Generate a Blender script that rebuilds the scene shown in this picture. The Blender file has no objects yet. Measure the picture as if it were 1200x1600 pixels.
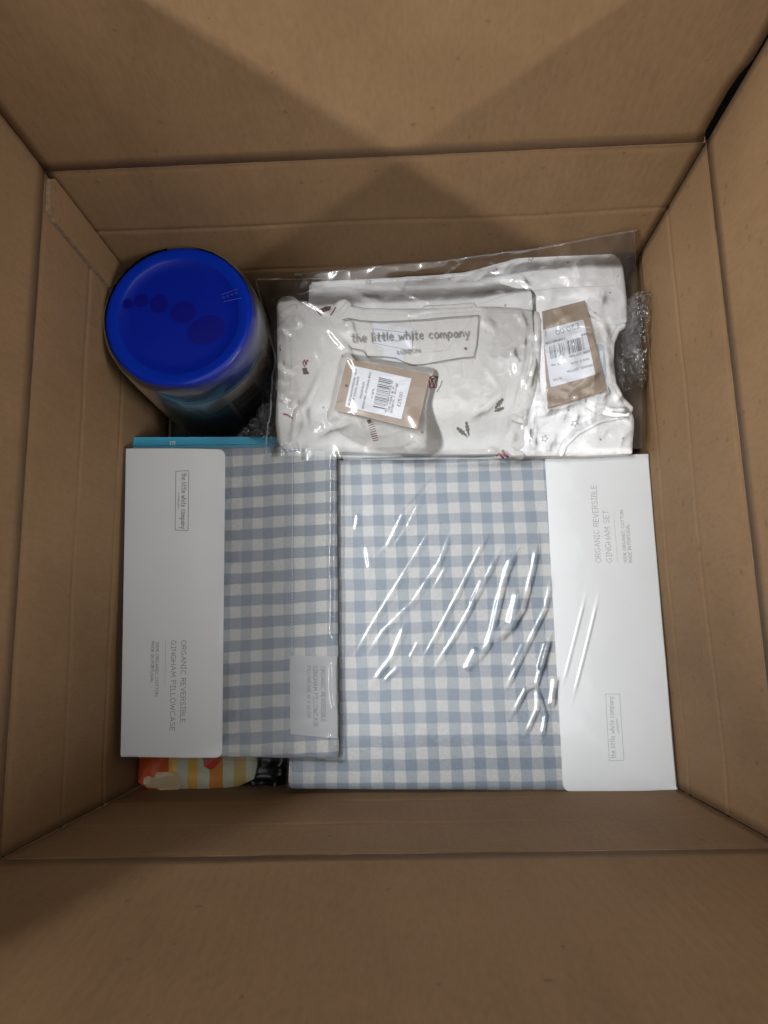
import bpy, math, random
import numpy as np
from mathutils import Matrix, Vector
from mathutils.geometry import delaunay_2d_cdt
random.seed(4)
scene = bpy.context.scene
C = scene.collection

# ------------------------------------------------------------------ camera
cam_d = bpy.data.cameras.new('camera'); cam = bpy.data.objects.new('camera', cam_d); C.objects.link(cam)
cam_d.sensor_fit = 'VERTICAL'; cam_d.sensor_height = 36.0; cam_d.lens = 25.65
cam_d.clip_start = 0.02; cam_d.clip_end = 50
m = Matrix(((0.999047, 0.029199, 0.032433), (-0.022982, 0.983802, -0.177779), (-0.037098, 0.176864, 0.983536))).to_4x4()
m.translation = (0, 0, 0.73); cam.matrix_world = m
scene.camera = cam

# ------------------------------------------------------------------ light: an indoor room with three ceiling lamps and an added overhead fill
world = bpy.data.worlds.new('World'); scene.world = world; world.use_nodes = True
bgn = world.node_tree.nodes['Background']
bgn.inputs[0].default_value = (0.96, 0.98, 1.0, 1); bgn.inputs[1].default_value = 0.25
def lamp(name, loc, sx, sy, power, col, rz=0):
    l = bpy.data.lights.new(name, 'AREA'); l.shape = 'RECTANGLE'; l.size = sx; l.size_y = sy
    l.energy = power; l.color = col
    o = bpy.data.objects.new(name, l); o.location = loc; o.rotation_euler = (0, 0, rz); C.objects.link(o)
    return o
lamp('ceiling_lamp', (-1.52, -1.20, 1.84), 0.10, 1.2, 74, (0.97, 0.98, 1.0))
lamp('ceiling_lamp', (1.58, -0.75, 1.79), 0.10, 0.9, 40, (0.97, 0.98, 1.0))
lamp('ceiling_lamp', (-1.45, 0.45, 3.40), 0.45, 2.2, 112, (0.97, 0.98, 1.0))
lamp('overhead_fill', (0.0, -0.50, 2.70), 3.6, 3.2, 54, (0.97, 0.98, 1.0))  # added broad fill from above, brightens the contents more than the walls
scene.view_settings.view_transform = 'Standard'; scene.view_settings.look = 'None'
scene.view_settings.exposure = 0.0; scene.view_settings.gamma = 1.0
scene.render.engine = 'CYCLES'
scene.cycles.transparent_max_bounces = 24; scene.cycles.max_bounces = 8
scene.cycles.use_denoising = True
scene.cycles.caustics_reflective = False; scene.cycles.caustics_refractive = False

# ------------------------------------------------------------------ numpy helpers
def _h(ix, iy, s):
    n = (ix.astype(np.int64) * 374761393 + iy.astype(np.int64) * 668265263 + s * 1442695041) & 0x7fffffff
    n = ((n ^ (n >> 13)) * 1274126177) & 0x7fffffff
    n = n ^ (n >> 16)
    return (n & 0xffff) / 65535.0
def vn(X, Y, scale, seed=0):
    """value noise 0..1, one cell = scale metres"""
    x = np.asarray(X, float) / scale + 137.3; y = np.asarray(Y, float) / scale + 91.7
    ix = np.floor(x); iy = np.floor(y); fx = x - ix; fy = y - iy
    fx = fx*fx*fx*(fx*(fx*6-15)+10); fy = fy*fy*fy*(fy*(fy*6-15)+10)
    a = _h(ix, iy, seed); b = _h(ix+1, iy, seed); c = _h(ix, iy+1, seed); d = _h(ix+1, iy+1, seed)
    return (a*(1-fx)+b*fx)*(1-fy) + (c*(1-fx)+d*fx)*fy
def fbm(X, Y, scale, seed=0, o=3):
    r = 0; a = 1; t = 0
    for k in range(o):
        r = r + a*vn(X, Y, scale/2**k, seed+k*17); t += a; a *= .5
    return r/t - .5
def crumple(X, Y, scale, seed=0, o=3):
    """sharp folds: ridged noise"""
    r = 0; a = 1
    for k in range(o):
        X2 = X + .35*scale*(vn(X, Y, scale*.8, seed+91+k)-.5); Y2 = Y + .35*scale*(vn(X, Y, scale*.8, seed+57+k)-.5)
        r = r + a*(1-np.abs(2*vn(X2, Y2, scale/2**k, seed+k*23)-1))**2; a *= .45
    return r - .9
def seg_dist(X, Y, poly):
    best = np.full(np.shape(X), 9.0); par = np.zeros(np.shape(X)); L = 0
    P_ = [np.array(p[:2], float) for p in poly]
    tot = sum(np.linalg.norm(P_[i+1]-P_[i]) for i in range(len(P_)-1)) or 1
    for i in range(len(P_)-1):
        a, b = P_[i], P_[i+1]; ab = b-a; l2 = ab@ab
        t = np.clip(((X-a[0])*ab[0]+(Y-a[1])*ab[1])/max(l2, 1e-12), 0, 1)
        d = np.hypot(X-a[0]-t*ab[0], Y-a[1]-t*ab[1]); k = d < best
        best = np.where(k, d, best); par = np.where(k, (L+t*math.sqrt(l2))/tot, par); L += math.sqrt(l2)
    return best, par
def ridge(X, Y, poly, h, w, taper=.25):
    d, t = seg_dist(X, Y, poly)
    tp = np.clip(np.minimum(t, 1-t)/taper, 0, 1)
    return h*np.exp(-(d/w)**2)*(.15+.85*tp*tp*(3-2*tp))
def sstep(e0, e1, x):
    t = np.clip((x-e0)/(e1-e0), 0, 1); return t*t*(3-2*t)
def poly_dist(X, Y, pts):
    return seg_dist(X, Y, list(pts)+[pts[0]])[0]
def inside(X, Y, pts):
    r = np.zeros(np.shape(X), bool); n = len(pts)
    for i in range(n):
        x0, y0 = pts[i][:2]; x1, y1 = pts[(i+1) % n][:2]
        k = ((y0 > Y) != (y1 > Y)) & (X < (x1-x0)*(Y-y0)/((y1-y0) or 1e-9)+x0)
        r ^= k
    return r

def creases(X, Y, n, box_, seed, h=.0007, w=.0012, ang=None):
    """many short straight thin folds, as in soft bag film"""
    rg = random.Random(seed); z = np.zeros(np.shape(X))
    for _ in range(n):
        x, y = rg.uniform(box_[0], box_[1]), rg.uniform(box_[2], box_[3]); a = rg.uniform(0, math.pi) if ang is None else rg.gauss(ang, .5)
        l = rg.uniform(.006, .022); b = a+rg.gauss(0, .35); k = rg.uniform(.55, 1.25)
        p = [(x-l*math.cos(a), y-l*math.sin(a)), (x, y), (x+l*math.cos(b), y+l*math.sin(b))]
        m_ = (np.abs(X-x) < l+.012) & (np.abs(Y-y) < l+.012)
        if m_.any(): z[m_] += ridge(X[m_], Y[m_], p, h*k, w*rg.uniform(.8, 1.7), .45)
    return z
# ------------------------------------------------------------------ object helpers
def tag(o, label=None, cat=None, group=None, kind=None):
    if label: o['label'] = label
    if cat: o['category'] = cat
    if group: o['group'] = group
    if kind: o['kind'] = kind
    return o
def empty(name, loc, label, cat, group=None):
    o = bpy.data.objects.new(name, None); o.location = loc; o.empty_display_size = .02; C.objects.link(o)
    bpy.context.view_layer.update()
    return tag(o, label, cat, group)
def obj(name, verts, faces, mat, parent=None, smooth=True, uv=None, mats=None, midx=None):
    me = bpy.data.meshes.new(name); me.from_pydata([tuple(map(float, v)) for v in verts], [], [tuple(map(int, f)) for f in faces])
    if mats:
        for mm in mats: me.materials.append(mm)
        me.polygons.foreach_set('material_index', list(midx))
    else: me.materials.append(mat)
    if smooth: me.polygons.foreach_set('use_smooth', [True]*len(me.polygons))
    if uv is not None:
        ul = me.uv_layers.new(name='UVMap'); vi = np.zeros(len(me.loops), int); me.loops.foreach_get('vertex_index', vi)
        ul.data.foreach_set('uv', np.asarray(uv, np.float32)[vi].ravel())
    me.update()
    o = bpy.data.objects.new(name, me); C.objects.link(o)
    if parent:
        o.parent = parent
        # geometry is written in room coordinates; take off the parents' places
        off = Vector((0, 0, 0)); p = parent
        while p: off += p.location; p = p.parent
        o.location = -off
    return o
def resample(pts, step):
    out = []; n = len(pts)
    for i in range(n):
        a = np.array(pts[i][:2], float); b = np.array(pts[(i+1) % n][:2], float)
        k = max(1, int(round(np.linalg.norm(b-a)/step)))
        for j in range(k): out.append(a+(b-a)*j/k)
    return np.array(out)
def smooth_loop(pts, it=1):
    """Chaikin corner cutting of a closed outline"""
    for _ in range(it):
        q = []; n = len(pts)
        for i in range(n):
            a = np.array(pts[i][:2], float); b = np.array(pts[(i+1) % n][:2], float)
            q += [a*.75+b*.25, a*.25+b*.75]
        pts = q
    return pts
def round_quad(c4, radii, k=5):
    """quad with rounded corners; radii per corner"""
    out = []; n = len(c4)
    for i in range(n):
        p = np.array(c4[i][:2], float); a = np.array(c4[i-1][:2], float); b = np.array(c4[(i+1) % n][:2], float); r = radii[i]
        if r <= 0: out.append(p); continue
        ua = (a-p)/np.linalg.norm(a-p); ub = (b-p)/np.linalg.norm(b-p); s = p+ua*r; e = p+ub*r
        for j in range(k+1):
            t = j/k; out.append((1-t)**2*s+2*t*(1-t)*p+t*t*e)
    return out
def cushion(name, outline, zf, thick, rnd, res, mat, parent=None, uvf=None):
    """a soft slab: top surface zf(x,y) rounded off over rnd at the outline, sides down by thick"""
    B = resample(outline, res); nb = len(B)
    x0, y0 = B.min(0); x1, y1 = B.max(0)
    gx, gy = np.meshgrid(np.arange(x0, x1, res), np.arange(y0, y1, res*.87))
    gx = gx + (np.arange(gx.shape[0])[:, None] % 2)*res*.5
    gx = gx.ravel(); gy = gy.ravel()
    k = inside(gx, gy, B); gx, gy = gx[k], gy[k]
    k = poly_dist(gx, gy, B) > res*.55; gx, gy = gx[k], gy[k]
    V = [Vector(p) for p in B]+[Vector((a, b)) for a, b in zip(gx, gy)]
    vs, es, fs, *_ = delaunay_2d_cdt(V, [(i, (i+1) % nb) for i in range(nb)], [], 1, 1e-7)
    X = np.array([v[0] for v in vs]); Y = np.array([v[1] for v in vs])
    d = poly_dist(X, Y, B)
    Z = zf(X, Y)
    if rnd > 0:
        q = 1-np.clip(d/rnd, 0, 1); Z = Z-rnd*.9*(1-np.sqrt(np.clip(1-q*q, 0, 1)))
    n = len(vs); verts = list(zip(X, Y, Z)); faces = []
    for f in fs:
        a, b, c = (vs[i] for i in f[:3])
        ar = (b[0]-a[0])*(c[1]-a[1])-(b[1]-a[1])*(c[0]-a[0])
        faces.append(tuple(f) if ar > 0 else tuple(reversed(f)))
    zb = zf(B[:, 0], B[:, 1])
    zt = zb-rnd*.9
    ring_t = [(B[i][0], B[i][1], zt[i]) for i in range(nb)]; ring_b = [(B[i][0], B[i][1], min(zt[i]-1e-4, zb[i]-thick)) for i in range(nb)]
    if rnd > 0: ring_t = [verts[i] if d[i] < 1e-5 else ring_t[i] for i in range(nb)]
    verts += ring_t+ring_b
    ccw = sum(B[i][0]*B[(i+1) % nb][1]-B[(i+1) % nb][0]*B[i][1] for i in range(nb)) > 0
    for i in range(nb):
        j = (i+1) % nb; q = (n+i, n+nb+i, n+nb+j, n+j)
        faces.append(q if ccw else q[::-1])
    faces.append(tuple(range(n+nb, n+2*nb)) if not ccw else tuple(reversed(range(n+nb, n+2*nb))))
    uv = None
    if uvf:
        A = np.array(verts); uv = np.stack(uvf(A[:, 0], A[:, 1]), 1)
    return obj(name, verts, faces, mat, parent, True, uv)
def sheet(name, ctrl, nu, nv, zf, mat, parent=None, wob=0.0):
    """film: control rows of 3-D points, zf(X,Y,Z,u,v) gives the height"""
    K = np.array(ctrl, float); r, c = K.shape[:2]
    u = np.linspace(0, 1, nu+1); v = np.linspace(0, 1, nv+1)
    T = np.stack([np.stack([np.interp(u*(c-1), range(c), K[i, :, k]) for k in range(3)], 1) for i in range(r)], 0)
    G = np.zeros((nv+1, nu+1, 3))
    for j in range(nu+1):
        for k in range(3): G[:, j, k] = np.interp(v*(r-1), range(r), T[:, j, k])
    X, Y, Z = G[..., 0], G[..., 1], G[..., 2]
    if wob:
        X = X+wob*fbm(X, Y, .03, 5); Y = Y+wob*fbm(X, Y, .03, 9)
    U, Vv = np.meshgrid(u, v)
    Z = zf(X, Y, Z, U, Vv)
    verts = np.stack([X.ravel(), Y.ravel(), Z.ravel()], 1); w = nu+1
    i, j = np.meshgrid(np.arange(nv), np.arange(nu), indexing='ij'); a = (i*w+j).ravel()
    faces = np.stack([a, a+1, a+w+1, a+w], 1)
    return obj(name, verts, faces, mat, parent, True)
class Strokes:
    """thin printed or stitched lines: mitred ribbons, one mesh"""
    def __init__(s): s.v = []; s.f = []; s.m = []; s.k = 0
    def line(s, pts, hw, zf, mi=0, closed=False):
        P_ = [np.array(p[:2], float) for p in pts]
        if closed: P_ = P_+[P_[0]]
        if len(P_) < 2: return
        for i in range(1, len(P_)-1):   # a sharp corner starts a new ribbon
            a, b = P_[i]-P_[i-1], P_[i+1]-P_[i]
            if a@b < .45*np.linalg.norm(a)*np.linalg.norm(b):
                s.line(P_[:i+1], hw, zf, mi); s.line(P_[i:], hw, zf, mi); return
        s.k += 1; dz = .00001*(s.k % 12); n = len(P_); b = len(s.v)
        for i, p in enumerate(P_):
            t = np.zeros(2)
            if i > 0: q = p-P_[i-1]; t += q/(np.linalg.norm(q)+1e-12)
            if i < n-1: q = P_[i+1]-p; t += q/(np.linalg.norm(q)+1e-12)
            t /= (np.linalg.norm(t)+1e-12); nn = np.array([-t[1], t[0]])
            e = -t*hw*.6 if i == 0 else (t*hw*.6 if i == n-1 else 0)
            for sg in (1, -1):
                w = p+e+nn*hw*sg; s.v.append((w[0], w[1], float(zf(w[0], w[1]))+dz))
        for i in range(n-1):
            a = b+2*i; s.f.append((a, a+1, a+3, a+2)); s.m.append(mi)
    def blob(s, pts, zf, mi=0):
        s.k += 1; dz = .00001*(s.k % 12); b = len(s.v)
        for p in pts: s.v.append((p[0], p[1], float(zf(p[0], p[1]))+dz))
        s.f.append(tuple(range(b, b+len(pts)))); s.m.append(mi)
    def build(s, name, mats, parent): return obj(name, s.v, s.f, None, parent, False, None, mats, s.m)
def arc(cx, cy, rx, ry, a0, a1, n=8):
    return ' '.join('%.3f,%.3f' % (cx+rx*math.cos(math.radians(a0+(a1-a0)*i/n)), cy+ry*math.sin(math.radians(a0+(a1-a0)*i/n))) for i in range(n+1))
FONT = {
 'A': (.66, '0,0 .33,1 .66,0;.12,.36 .54,.36'), 'B': (.55, '0,0 0,1 .35,1 .48,.88 .48,.65 .35,.53 0,.53;.35,.53 .52,.42 .54,.2 .38,0 0,0'),
 'C': (.62, arc(.36, .5, .36, .5, 50, 310)), 'D': (.62, '0,0 0,1 .3,1 .55,.8 .62,.5 .55,.2 .3,0 0,0'), 'E': (.48, '.48,0 0,0 0,1 .48,1;0,.52 .42,.52'),
 'F': (.46, '0,0 0,1 .46,1;0,.52 .4,.52'), 'G': (.66, arc(.36, .5, .36, .5, 50, 300)+' .66,.42 .4,.42'), 'H': (.6, '0,0 0,1;.6,0 .6,1;0,.5 .6,.5'),
 'I': (.36, '.18,0 .18,1;0,1 .36,1;0,0 .36,0'), 'K': (.55, '0,0 0,1;.52,1 0,.45 .55,0'), 'L': (.46, '0,1 0,0 .46,0'), 'M': (.74, '0,0 .08,1 .37,.3 .66,1 .74,0'),
 'N': (.6, '0,0 0,1 .6,0 .6,1'), 'O': (.72, arc(.36, .5, .36, .5, 0, 360, 14)), 'P': (.52, '0,0 0,1 .38,1 .52,.88 .52,.62 .38,.48 0,.48'),
 'R': (.55, '0,0 0,1 .38,1 .52,.88 .52,.65 .38,.52 0,.52;.25,.52 .55,0'), 'S': (.52, '.5,.86 .36,1 .14,1 .02,.84 .06,.64 .44,.42 .52,.2 .38,.02 .14,0 0,.14'),
 'T': (.58, '0,1 .58,1;.29,1 .29,0'), 'U': (.6, '0,1 0,.25 .12,.05 .3,0 .48,.05 .6,.25 .6,1'), 'V': (.62, '0,1 .31,0 .62,1'), 'W': (.86, '0,1 .2,0 .43,.75 .66,0 .86,1'),
 'X': (.56, '0,0 .56,1;0,1 .56,0'), 'Y': (.58, '0,1 .29,.5 .58,1;.29,.5 .29,0'),
 't': (.34, '.17,.95 .15,.15 .22,0 .34,.03;0,.62 .34,.66'), 'h': (.42, '0,0 .02,1;.02,.4 .2,.6 .36,.52 .42,0'), 'e': (.44, '.03,.32 .42,.36 .38,.56 .22,.64 .05,.5 .02,.22 .14,.02 .32,0 .42,.1'),
 'l': (.1, '.05,1 .05,0'), 'i': (.12, '.06,.6 .06,0;.05,.82 .08,.86'), 'w': (.62, '0,.6 .14,0 .3,.45 .46,0 .62,.62'), 'c': (.42, '.4,.52 .24,.63 .06,.5 .02,.2 .16,.02 .4,.06'),
 'o': (.46, arc(.23, .31, .23, .31, 90, 450, 12)), 'm': (.66, '0,0 .02,.6;.02,.42 .16,.6 .3,.52 .33,0;.33,.42 .48,.6 .62,.5 .66,0'), 'p': (.44, '.02,.6 0,-.36;.02,.45 .2,.63 .4,.5 .42,.2 .28,.02 .03,.08'),
 'a': (.46, '.42,.56 .2,.62 .03,.42 .03,.16 .16,.01 .34,.1 .42,.56 .46,0'), 'n': (.42, '0,0 .02,.6;.02,.42 .2,.61 .36,.52 .42,0'), 'y': (.44, '0,.6 .2,.05;.44,.62 .16,-.32 .02,-.36'),
 '0': (.5, arc(.25, .5, .25, .5, 90, 450, 12)), '1': (.3, '0,.8 .18,1 .18,0'), '2': (.48, '.02,.8 .14,1 .36,1 .46,.8 .4,.55 0,0 .48,0'), '4': (.5, '.38,0 .38,1 0,.3 .5,.3'), '5': (.48, '.44,1 .06,1 .03,.58 .3,.62 .47,.42 .44,.12 .24,0 .02,.08'),
 '6': (.48, '.42,.96 .14,.75 .02,.35 .1,.06 .3,0 .46,.16 .44,.42 .26,.54 .06,.4'), '%': (.72, '.62,1 .1,0;'+arc(.14, .78, .13, .2, 0, 360, 8)+';'+arc(.58, .22, .13, .2, 0, 360, 8)),
 '£': (.5, '.48,.86 .34,1 .18,.92 .16,.4 .02,0 .48,0;.02,.48 .38,.48'), '.': (.1, '.02,0 .08,.04'),
}
def text(st, s, a, b, h, hw, zf, mi=0, gap=.2):
    """lay the words along a -> b, cap height h, letters upright to the left-hand side of that direction"""
    W = 0; items = []
    for ch in s:
        if ch == ' ': W += .42; continue
        w, g = FONT[ch]; items.append((W, g)); W += w+gap
    W -= gap
    a = np.array(a[:2], float); b = np.array(b[:2], float); L = np.linalg.norm(b-a); t = (b-a)/L; up = np.array([-t[1], t[0]])
    sx = L/W
    for x0, g in items:
        jy = random.uniform(-.03, .03)
        for part in g.split(';'):
            q = [tuple(map(float, p.split(','))) for p in part.split()]
            st.line([a+t*sx*(x0+px)+up*h*(py+jy) for px, py in q], hw, zf, mi)
def scribble(st, a, b, h, hw, zf, mi=0):
    """a line of print too small to read"""
    a = np.array(a[:2], float); b = np.array(b[:2], float); L = np.linalg.norm(b-a); t = (b-a)/L; up = np.array([-t[1], t[0]]); x = 0
    while x < L-h*.5:
        w = h*random.uniform(.4, .75)
        if random.random() < .85:
            k = random.choice(['v', 'b', 'c'])
            if k == 'v': st.line([a+t*x, a+t*x+up*h], hw, zf, mi); st.line([a+t*x+up*h*random.random(), a+t*(x+w*.7)+up*h*random.random()], hw, zf, mi)
            elif k == 'b': st.line([a+t*x+up*h, a+t*x, a+t*(x+w*.7), a+t*(x+w*.7)+up*h*.8], hw, zf, mi)
            else: st.line([a+t*(x+w*.7)+up*h*.9, a+t*x+up*h*.7, a+t*x+up*h*.2, a+t*(x+w*.7)], hw, zf, mi)
        x += w+h*.12

# ------------------------------------------------------------------ materials
def new_mat(name):
    m_ = bpy.data.materials.new(name); m_.use_nodes = True; nt = m_.node_tree
    return m_, nt, nt.nodes, nt.links, nt.nodes['Principled BSDF']
def ramp(N, stops, interp='LINEAR'):
    r = N.new('ShaderNodeValToRGB'); r.color_ramp.interpolation = interp
    e = r.color_ramp.elements
    while len(e) < len(stops): e.new(.5)
    for k, (p, c) in enumerate(stops): e[k].position = p; e[k].color = (*c, 1)
    return r
def plain(name, col, rough=.6, vary=.06, scale=60, bump=.0, bscale=300, spec=.5, coat=0, metal=0):
    m_, nt, N, L, b = new_mat(name)
    tc = N.new('ShaderNodeTexCoord'); no = N.new('ShaderNodeTexNoise'); no.inputs['Scale'].default_value = scale; no.inputs['Detail'].default_value = 4
    L.new(tc.outputs['Object'], no.inputs['Vector'])
    r = ramp(N, [(.3, tuple(c*(1-vary) for c in col)), (.7, tuple(min(1, c*(1+vary)) for c in col))])
    L.new(no.outputs['Fac'], r.inputs['Fac']); L.new(r.outputs['Color'], b.inputs['Base Color'])
    b.inputs['Roughness'].default_value = rough; b.inputs['Specular IOR Level'].default_value = spec; b.inputs['Coat Weight'].default_value = coat
    if bump:
        n2 = N.new('ShaderNodeTexNoise'); n2.inputs['Scale'].default_value = bscale; n2.inputs['Detail'].default_value = 3
        L.new(tc.outputs['Object'], n2.inputs['Vector'])
        bp = N.new('ShaderNodeBump'); bp.inputs['Strength'].default_value = bump; bp.inputs['Distance'].default_value = .001
        L.new(n2.outputs['Fac'], bp.inputs['Height']); L.new(bp.outputs['Normal'], b.inputs['Normal'])
    return m_
def jersey(name, col):
    m_ = plain(name, col, .92, .02, 40, .30, 1100, .12); nt = m_.node_tree; N, L = nt.nodes, nt.links; b = N['Principled BSDF']
    tc = N.new('ShaderNodeTexCoord'); n_ = N.new('ShaderNodeTexNoise'); n_.inputs['Scale'].default_value = 55; n_.inputs['Detail'].default_value = 5; n_.inputs['Distortion'].default_value = 1.6
    L.new(tc.outputs['Object'], n_.inputs['Vector'])
    bp = N.new('ShaderNodeBump'); bp.inputs['Strength'].default_value = .32; bp.inputs['Distance'].default_value = .005
    old = b.inputs['Normal'].links[0].from_socket; L.new(n_.outputs['Fac'], bp.inputs['Height']); L.new(old, bp.inputs['Normal']); L.new(bp.outputs['Normal'], b.inputs['Normal'])
    b.inputs['Sheen Weight'].default_value = .15
    return m_
def cardboard():
    m_, nt, N, L, b = new_mat('corrugated_cardboard')
    tc = N.new('ShaderNodeTexCoord')
    n1 = N.new('ShaderNodeTexNoise'); n1.inputs['Scale'].default_value = 9; n1.inputs['Detail'].default_value = 5; n1.inputs['Roughness'].default_value = .6
    n2 = N.new('ShaderNodeTexNoise'); n2.inputs['Scale'].default_value = 420; n2.inputs['Detail'].default_value = 3
    mp = N.new('ShaderNodeMapping'); mp.inputs['Scale'].default_value = (1, 1, .35)
    L.new(tc.outputs['Object'], mp.inputs['Vector'])
    for n_ in (n1,): L.new(tc.outputs['Object'], n_.inputs['Vector'])
    L.new(mp.outputs['Vector'], n2.inputs['Vector'])
    r1 = ramp(N, [(.30, (.222, .133, .063)), (.72, (.258, .157, .078))]); L.new(n1.outputs['Fac'], r1.inputs['Fac'])
    r2 = ramp(N, [(.25, (.90, .895, .89)), (.55, (1, 1, 1)), (.85, (1.06, 1.06, 1.06))]); L.new(n2.outputs['Fac'], r2.inputs['Fac'])
    mx = N.new('ShaderNodeMix'); mx.data_type = 'RGBA'; mx.blend_type = 'MULTIPLY'; mx.inputs[0].default_value = 1
    L.new(r1.outputs['Color'], mx.inputs[6]); L.new(r2.outputs['Color'], mx.inputs[7])
    # dark flecks of recycled fibre
    vo = N.new('ShaderNodeTexVoronoi'); vo.inputs['Scale'].default_value = 75; vo.inputs['Randomness'].default_value = 1
    nw = N.new('ShaderNodeTexNoise'); nw.inputs['Scale'].default_value = 300; L.new(tc.outputs['Object'], nw.inputs['Vector'])
    ma = N.new('ShaderNodeMixRGB'); ma.inputs[0].default_value = .004; L.new(tc.outputs['Object'], ma.inputs[1]); L.new(nw.outputs['Color'], ma.inputs[2])
    L.new(ma.outputs['Color'], vo.inputs['Vector'])
    sep = N.new('ShaderNodeSeparateColor'); L.new(vo.outputs['Color'], sep.inputs['Color'])
    thr = N.new('ShaderNodeMath'); thr.operation = 'MULTIPLY'; thr.inputs[1].default_value = .20; L.new(sep.outputs[0], thr.inputs[0])
    pw = N.new('ShaderNodeMath'); pw.operation = 'SUBTRACT'; pw.inputs[1].default_value = .055; L.new(thr.outputs[0], pw.inputs[0])
    lt = N.new('ShaderNodeMath'); lt.operation = 'LESS_THAN'; L.new(vo.outputs['Distance'], lt.inputs[0]); L.new(pw.outputs[0], lt.inputs[1])
    fl = N.new('ShaderNodeMath'); fl.operation = 'MULTIPLY'; fl.inputs[1].default_value = .45; L.new(lt.outputs[0], fl.inputs[0])
    mf = N.new('ShaderNodeMix'); mf.data_type = 'RGBA'; L.new(fl.outputs[0], mf.inputs[0]); L.new(mx.outputs[2], mf.inputs[6]); mf.inputs[7].default_value = (.10, .065, .036, 1)
    # rubbed patches and scuffs, slightly paler, running with the flutes
    m3 = N.new('ShaderNodeMapping'); m3.inputs['Scale'].default_value = (26, 26, 7); L.new(tc.outputs['Object'], m3.inputs['Vector'])
    n3 = N.new('ShaderNodeTexNoise'); n3.inputs['Scale'].default_value = 1.0; n3.inputs['Detail'].default_value = 7; n3.inputs['Roughness'].default_value = .7; L.new(m3.outputs[0], n3.inputs['Vector'])
    r3 = ramp(N, [(.36, (.93, .925, .92)), (.50, (1, 1, 1)), (.66, (1.0, 1.0, 1.0)), (.74, (1.13, 1.13, 1.13))]); L.new(n3.outputs['Fac'], r3.inputs['Fac'])
    m4 = N.new('ShaderNodeMix'); m4.data_type = 'RGBA'; m4.blend_type = 'MULTIPLY'; m4.inputs[0].default_value = 1; L.new(mf.outputs[2], m4.inputs[6]); L.new(r3.outputs[0], m4.inputs[7])
    L.new(m4.outputs[2], b.inputs['Base Color'])
    b.inputs['Roughness'].default_value = .72; b.inputs['Specular IOR Level'].default_value = .28
    # flutes telegraphing faintly through the liner: they run up the walls
    sx = N.new('ShaderNodeSeparateXYZ'); L.new(tc.outputs['Object'], sx.inputs[0])
    ad = N.new('ShaderNodeMath'); ad.operation = 'ADD'; L.new(sx.outputs[0], ad.inputs[0]); L.new(sx.outputs[1], ad.inputs[1])
    mu = N.new('ShaderNodeMath'); mu.operation = 'MULTIPLY'; mu.inputs[1].default_value = 2*math.pi/.0068; L.new(ad.outputs[0], mu.inputs[0])
    sn = N.new('ShaderNodeMath'); sn.operation = 'SINE'; L.new(mu.outputs[0], sn.inputs[0])
    sc = N.new('ShaderNodeMath'); sc.operation = 'MULTIPLY_ADD'; sc.inputs[1].default_value = .12; L.new(sn.outputs[0], sc.inputs[0]); L.new(n2.outputs['Fac'], sc.inputs[2])
    bp = N.new('ShaderNodeBump'); bp.inputs['Strength'].default_value = .22; bp.inputs['Distance'].default_value = .0006
    L.new(sc.outputs[0], bp.inputs['Height']); L.new(bp.outputs['Normal'], b.inputs['Normal'])
    return m_
def film(name, haze=.045, rough=.06, ior=1.45, tint=(.97, .975, .97), gain=1.0, soft=.38):
    m_, nt, N, L, b = new_mat(name); N.remove(b); out = N['Material Output']
    tr = N.new('ShaderNodeBsdfTransparent'); tr.inputs[0].default_value = (*tint, 1)
    gl = N.new('ShaderNodeBsdfGlossy'); gl.inputs['Roughness'].default_value = rough; gl.inputs[0].default_value = (1, 1, 1, 1)
    g2 = N.new('ShaderNodeBsdfGlossy'); g2.inputs['Roughness'].default_value = .30; g2.inputs[0].default_value = (1, 1, 1, 1)
    gm = N.new('ShaderNodeMixShader'); gm.inputs[0].default_value = soft; L.new(gl.outputs[0], gm.inputs[1]); L.new(g2.outputs[0], gm.inputs[2])
    df = N.new('ShaderNodeBsdfDiffuse'); df.inputs[0].default_value = (.85, .87, .88, 1)
    tl = N.new('ShaderNodeBsdfTranslucent'); tl.inputs[0].default_value = (.85, .87, .88, 1)
    fr = N.new('ShaderNodeFresnel'); fr.inputs['IOR'].default_value = ior
    mu = N.new('ShaderNodeMath'); mu.operation = 'MULTIPLY'; mu.inputs[1].default_value = 1.1*gain; mu.use_clamp = True; L.new(fr.outputs[0], mu.inputs[0])
    dt = N.new('ShaderNodeMixShader'); dt.inputs[0].default_value = .5; L.new(df.outputs[0], dt.inputs[1]); L.new(tl.outputs[0], dt.inputs[2])
    m1 = N.new('ShaderNodeMixShader'); m1.inputs[0].default_value = haze; L.new(tr.outputs[0], m1.inputs[1]); L.new(dt.outputs[0], m1.inputs[2])
    m2 = N.new('ShaderNodeMixShader'); L.new(mu.outputs[0], m2.inputs[0]); L.new(m1.outputs[0], m2.inputs[1]); L.new(gm.outputs[0], m2.inputs[2])
    L.new(m2.outputs[0], out.inputs['Surface'])
    # very fine unevenness of blown film
    tc = N.new('ShaderNodeTexCoord'); no = N.new('ShaderNodeTexNoise'); no.inputs['Scale'].default_value = 160; no.inputs['Detail'].default_value = 3
    L.new(tc.outputs['Object'], no.inputs['Vector'])
    bp = N.new('ShaderNodeBump'); bp.inputs['Strength'].default_value = .12; bp.inputs['Distance'].default_value = .001
    L.new(no.outputs['Fac'], bp.inputs['Height']); L.new(bp.outputs['Normal'], gl.inputs['Normal'])
    return m_
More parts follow.
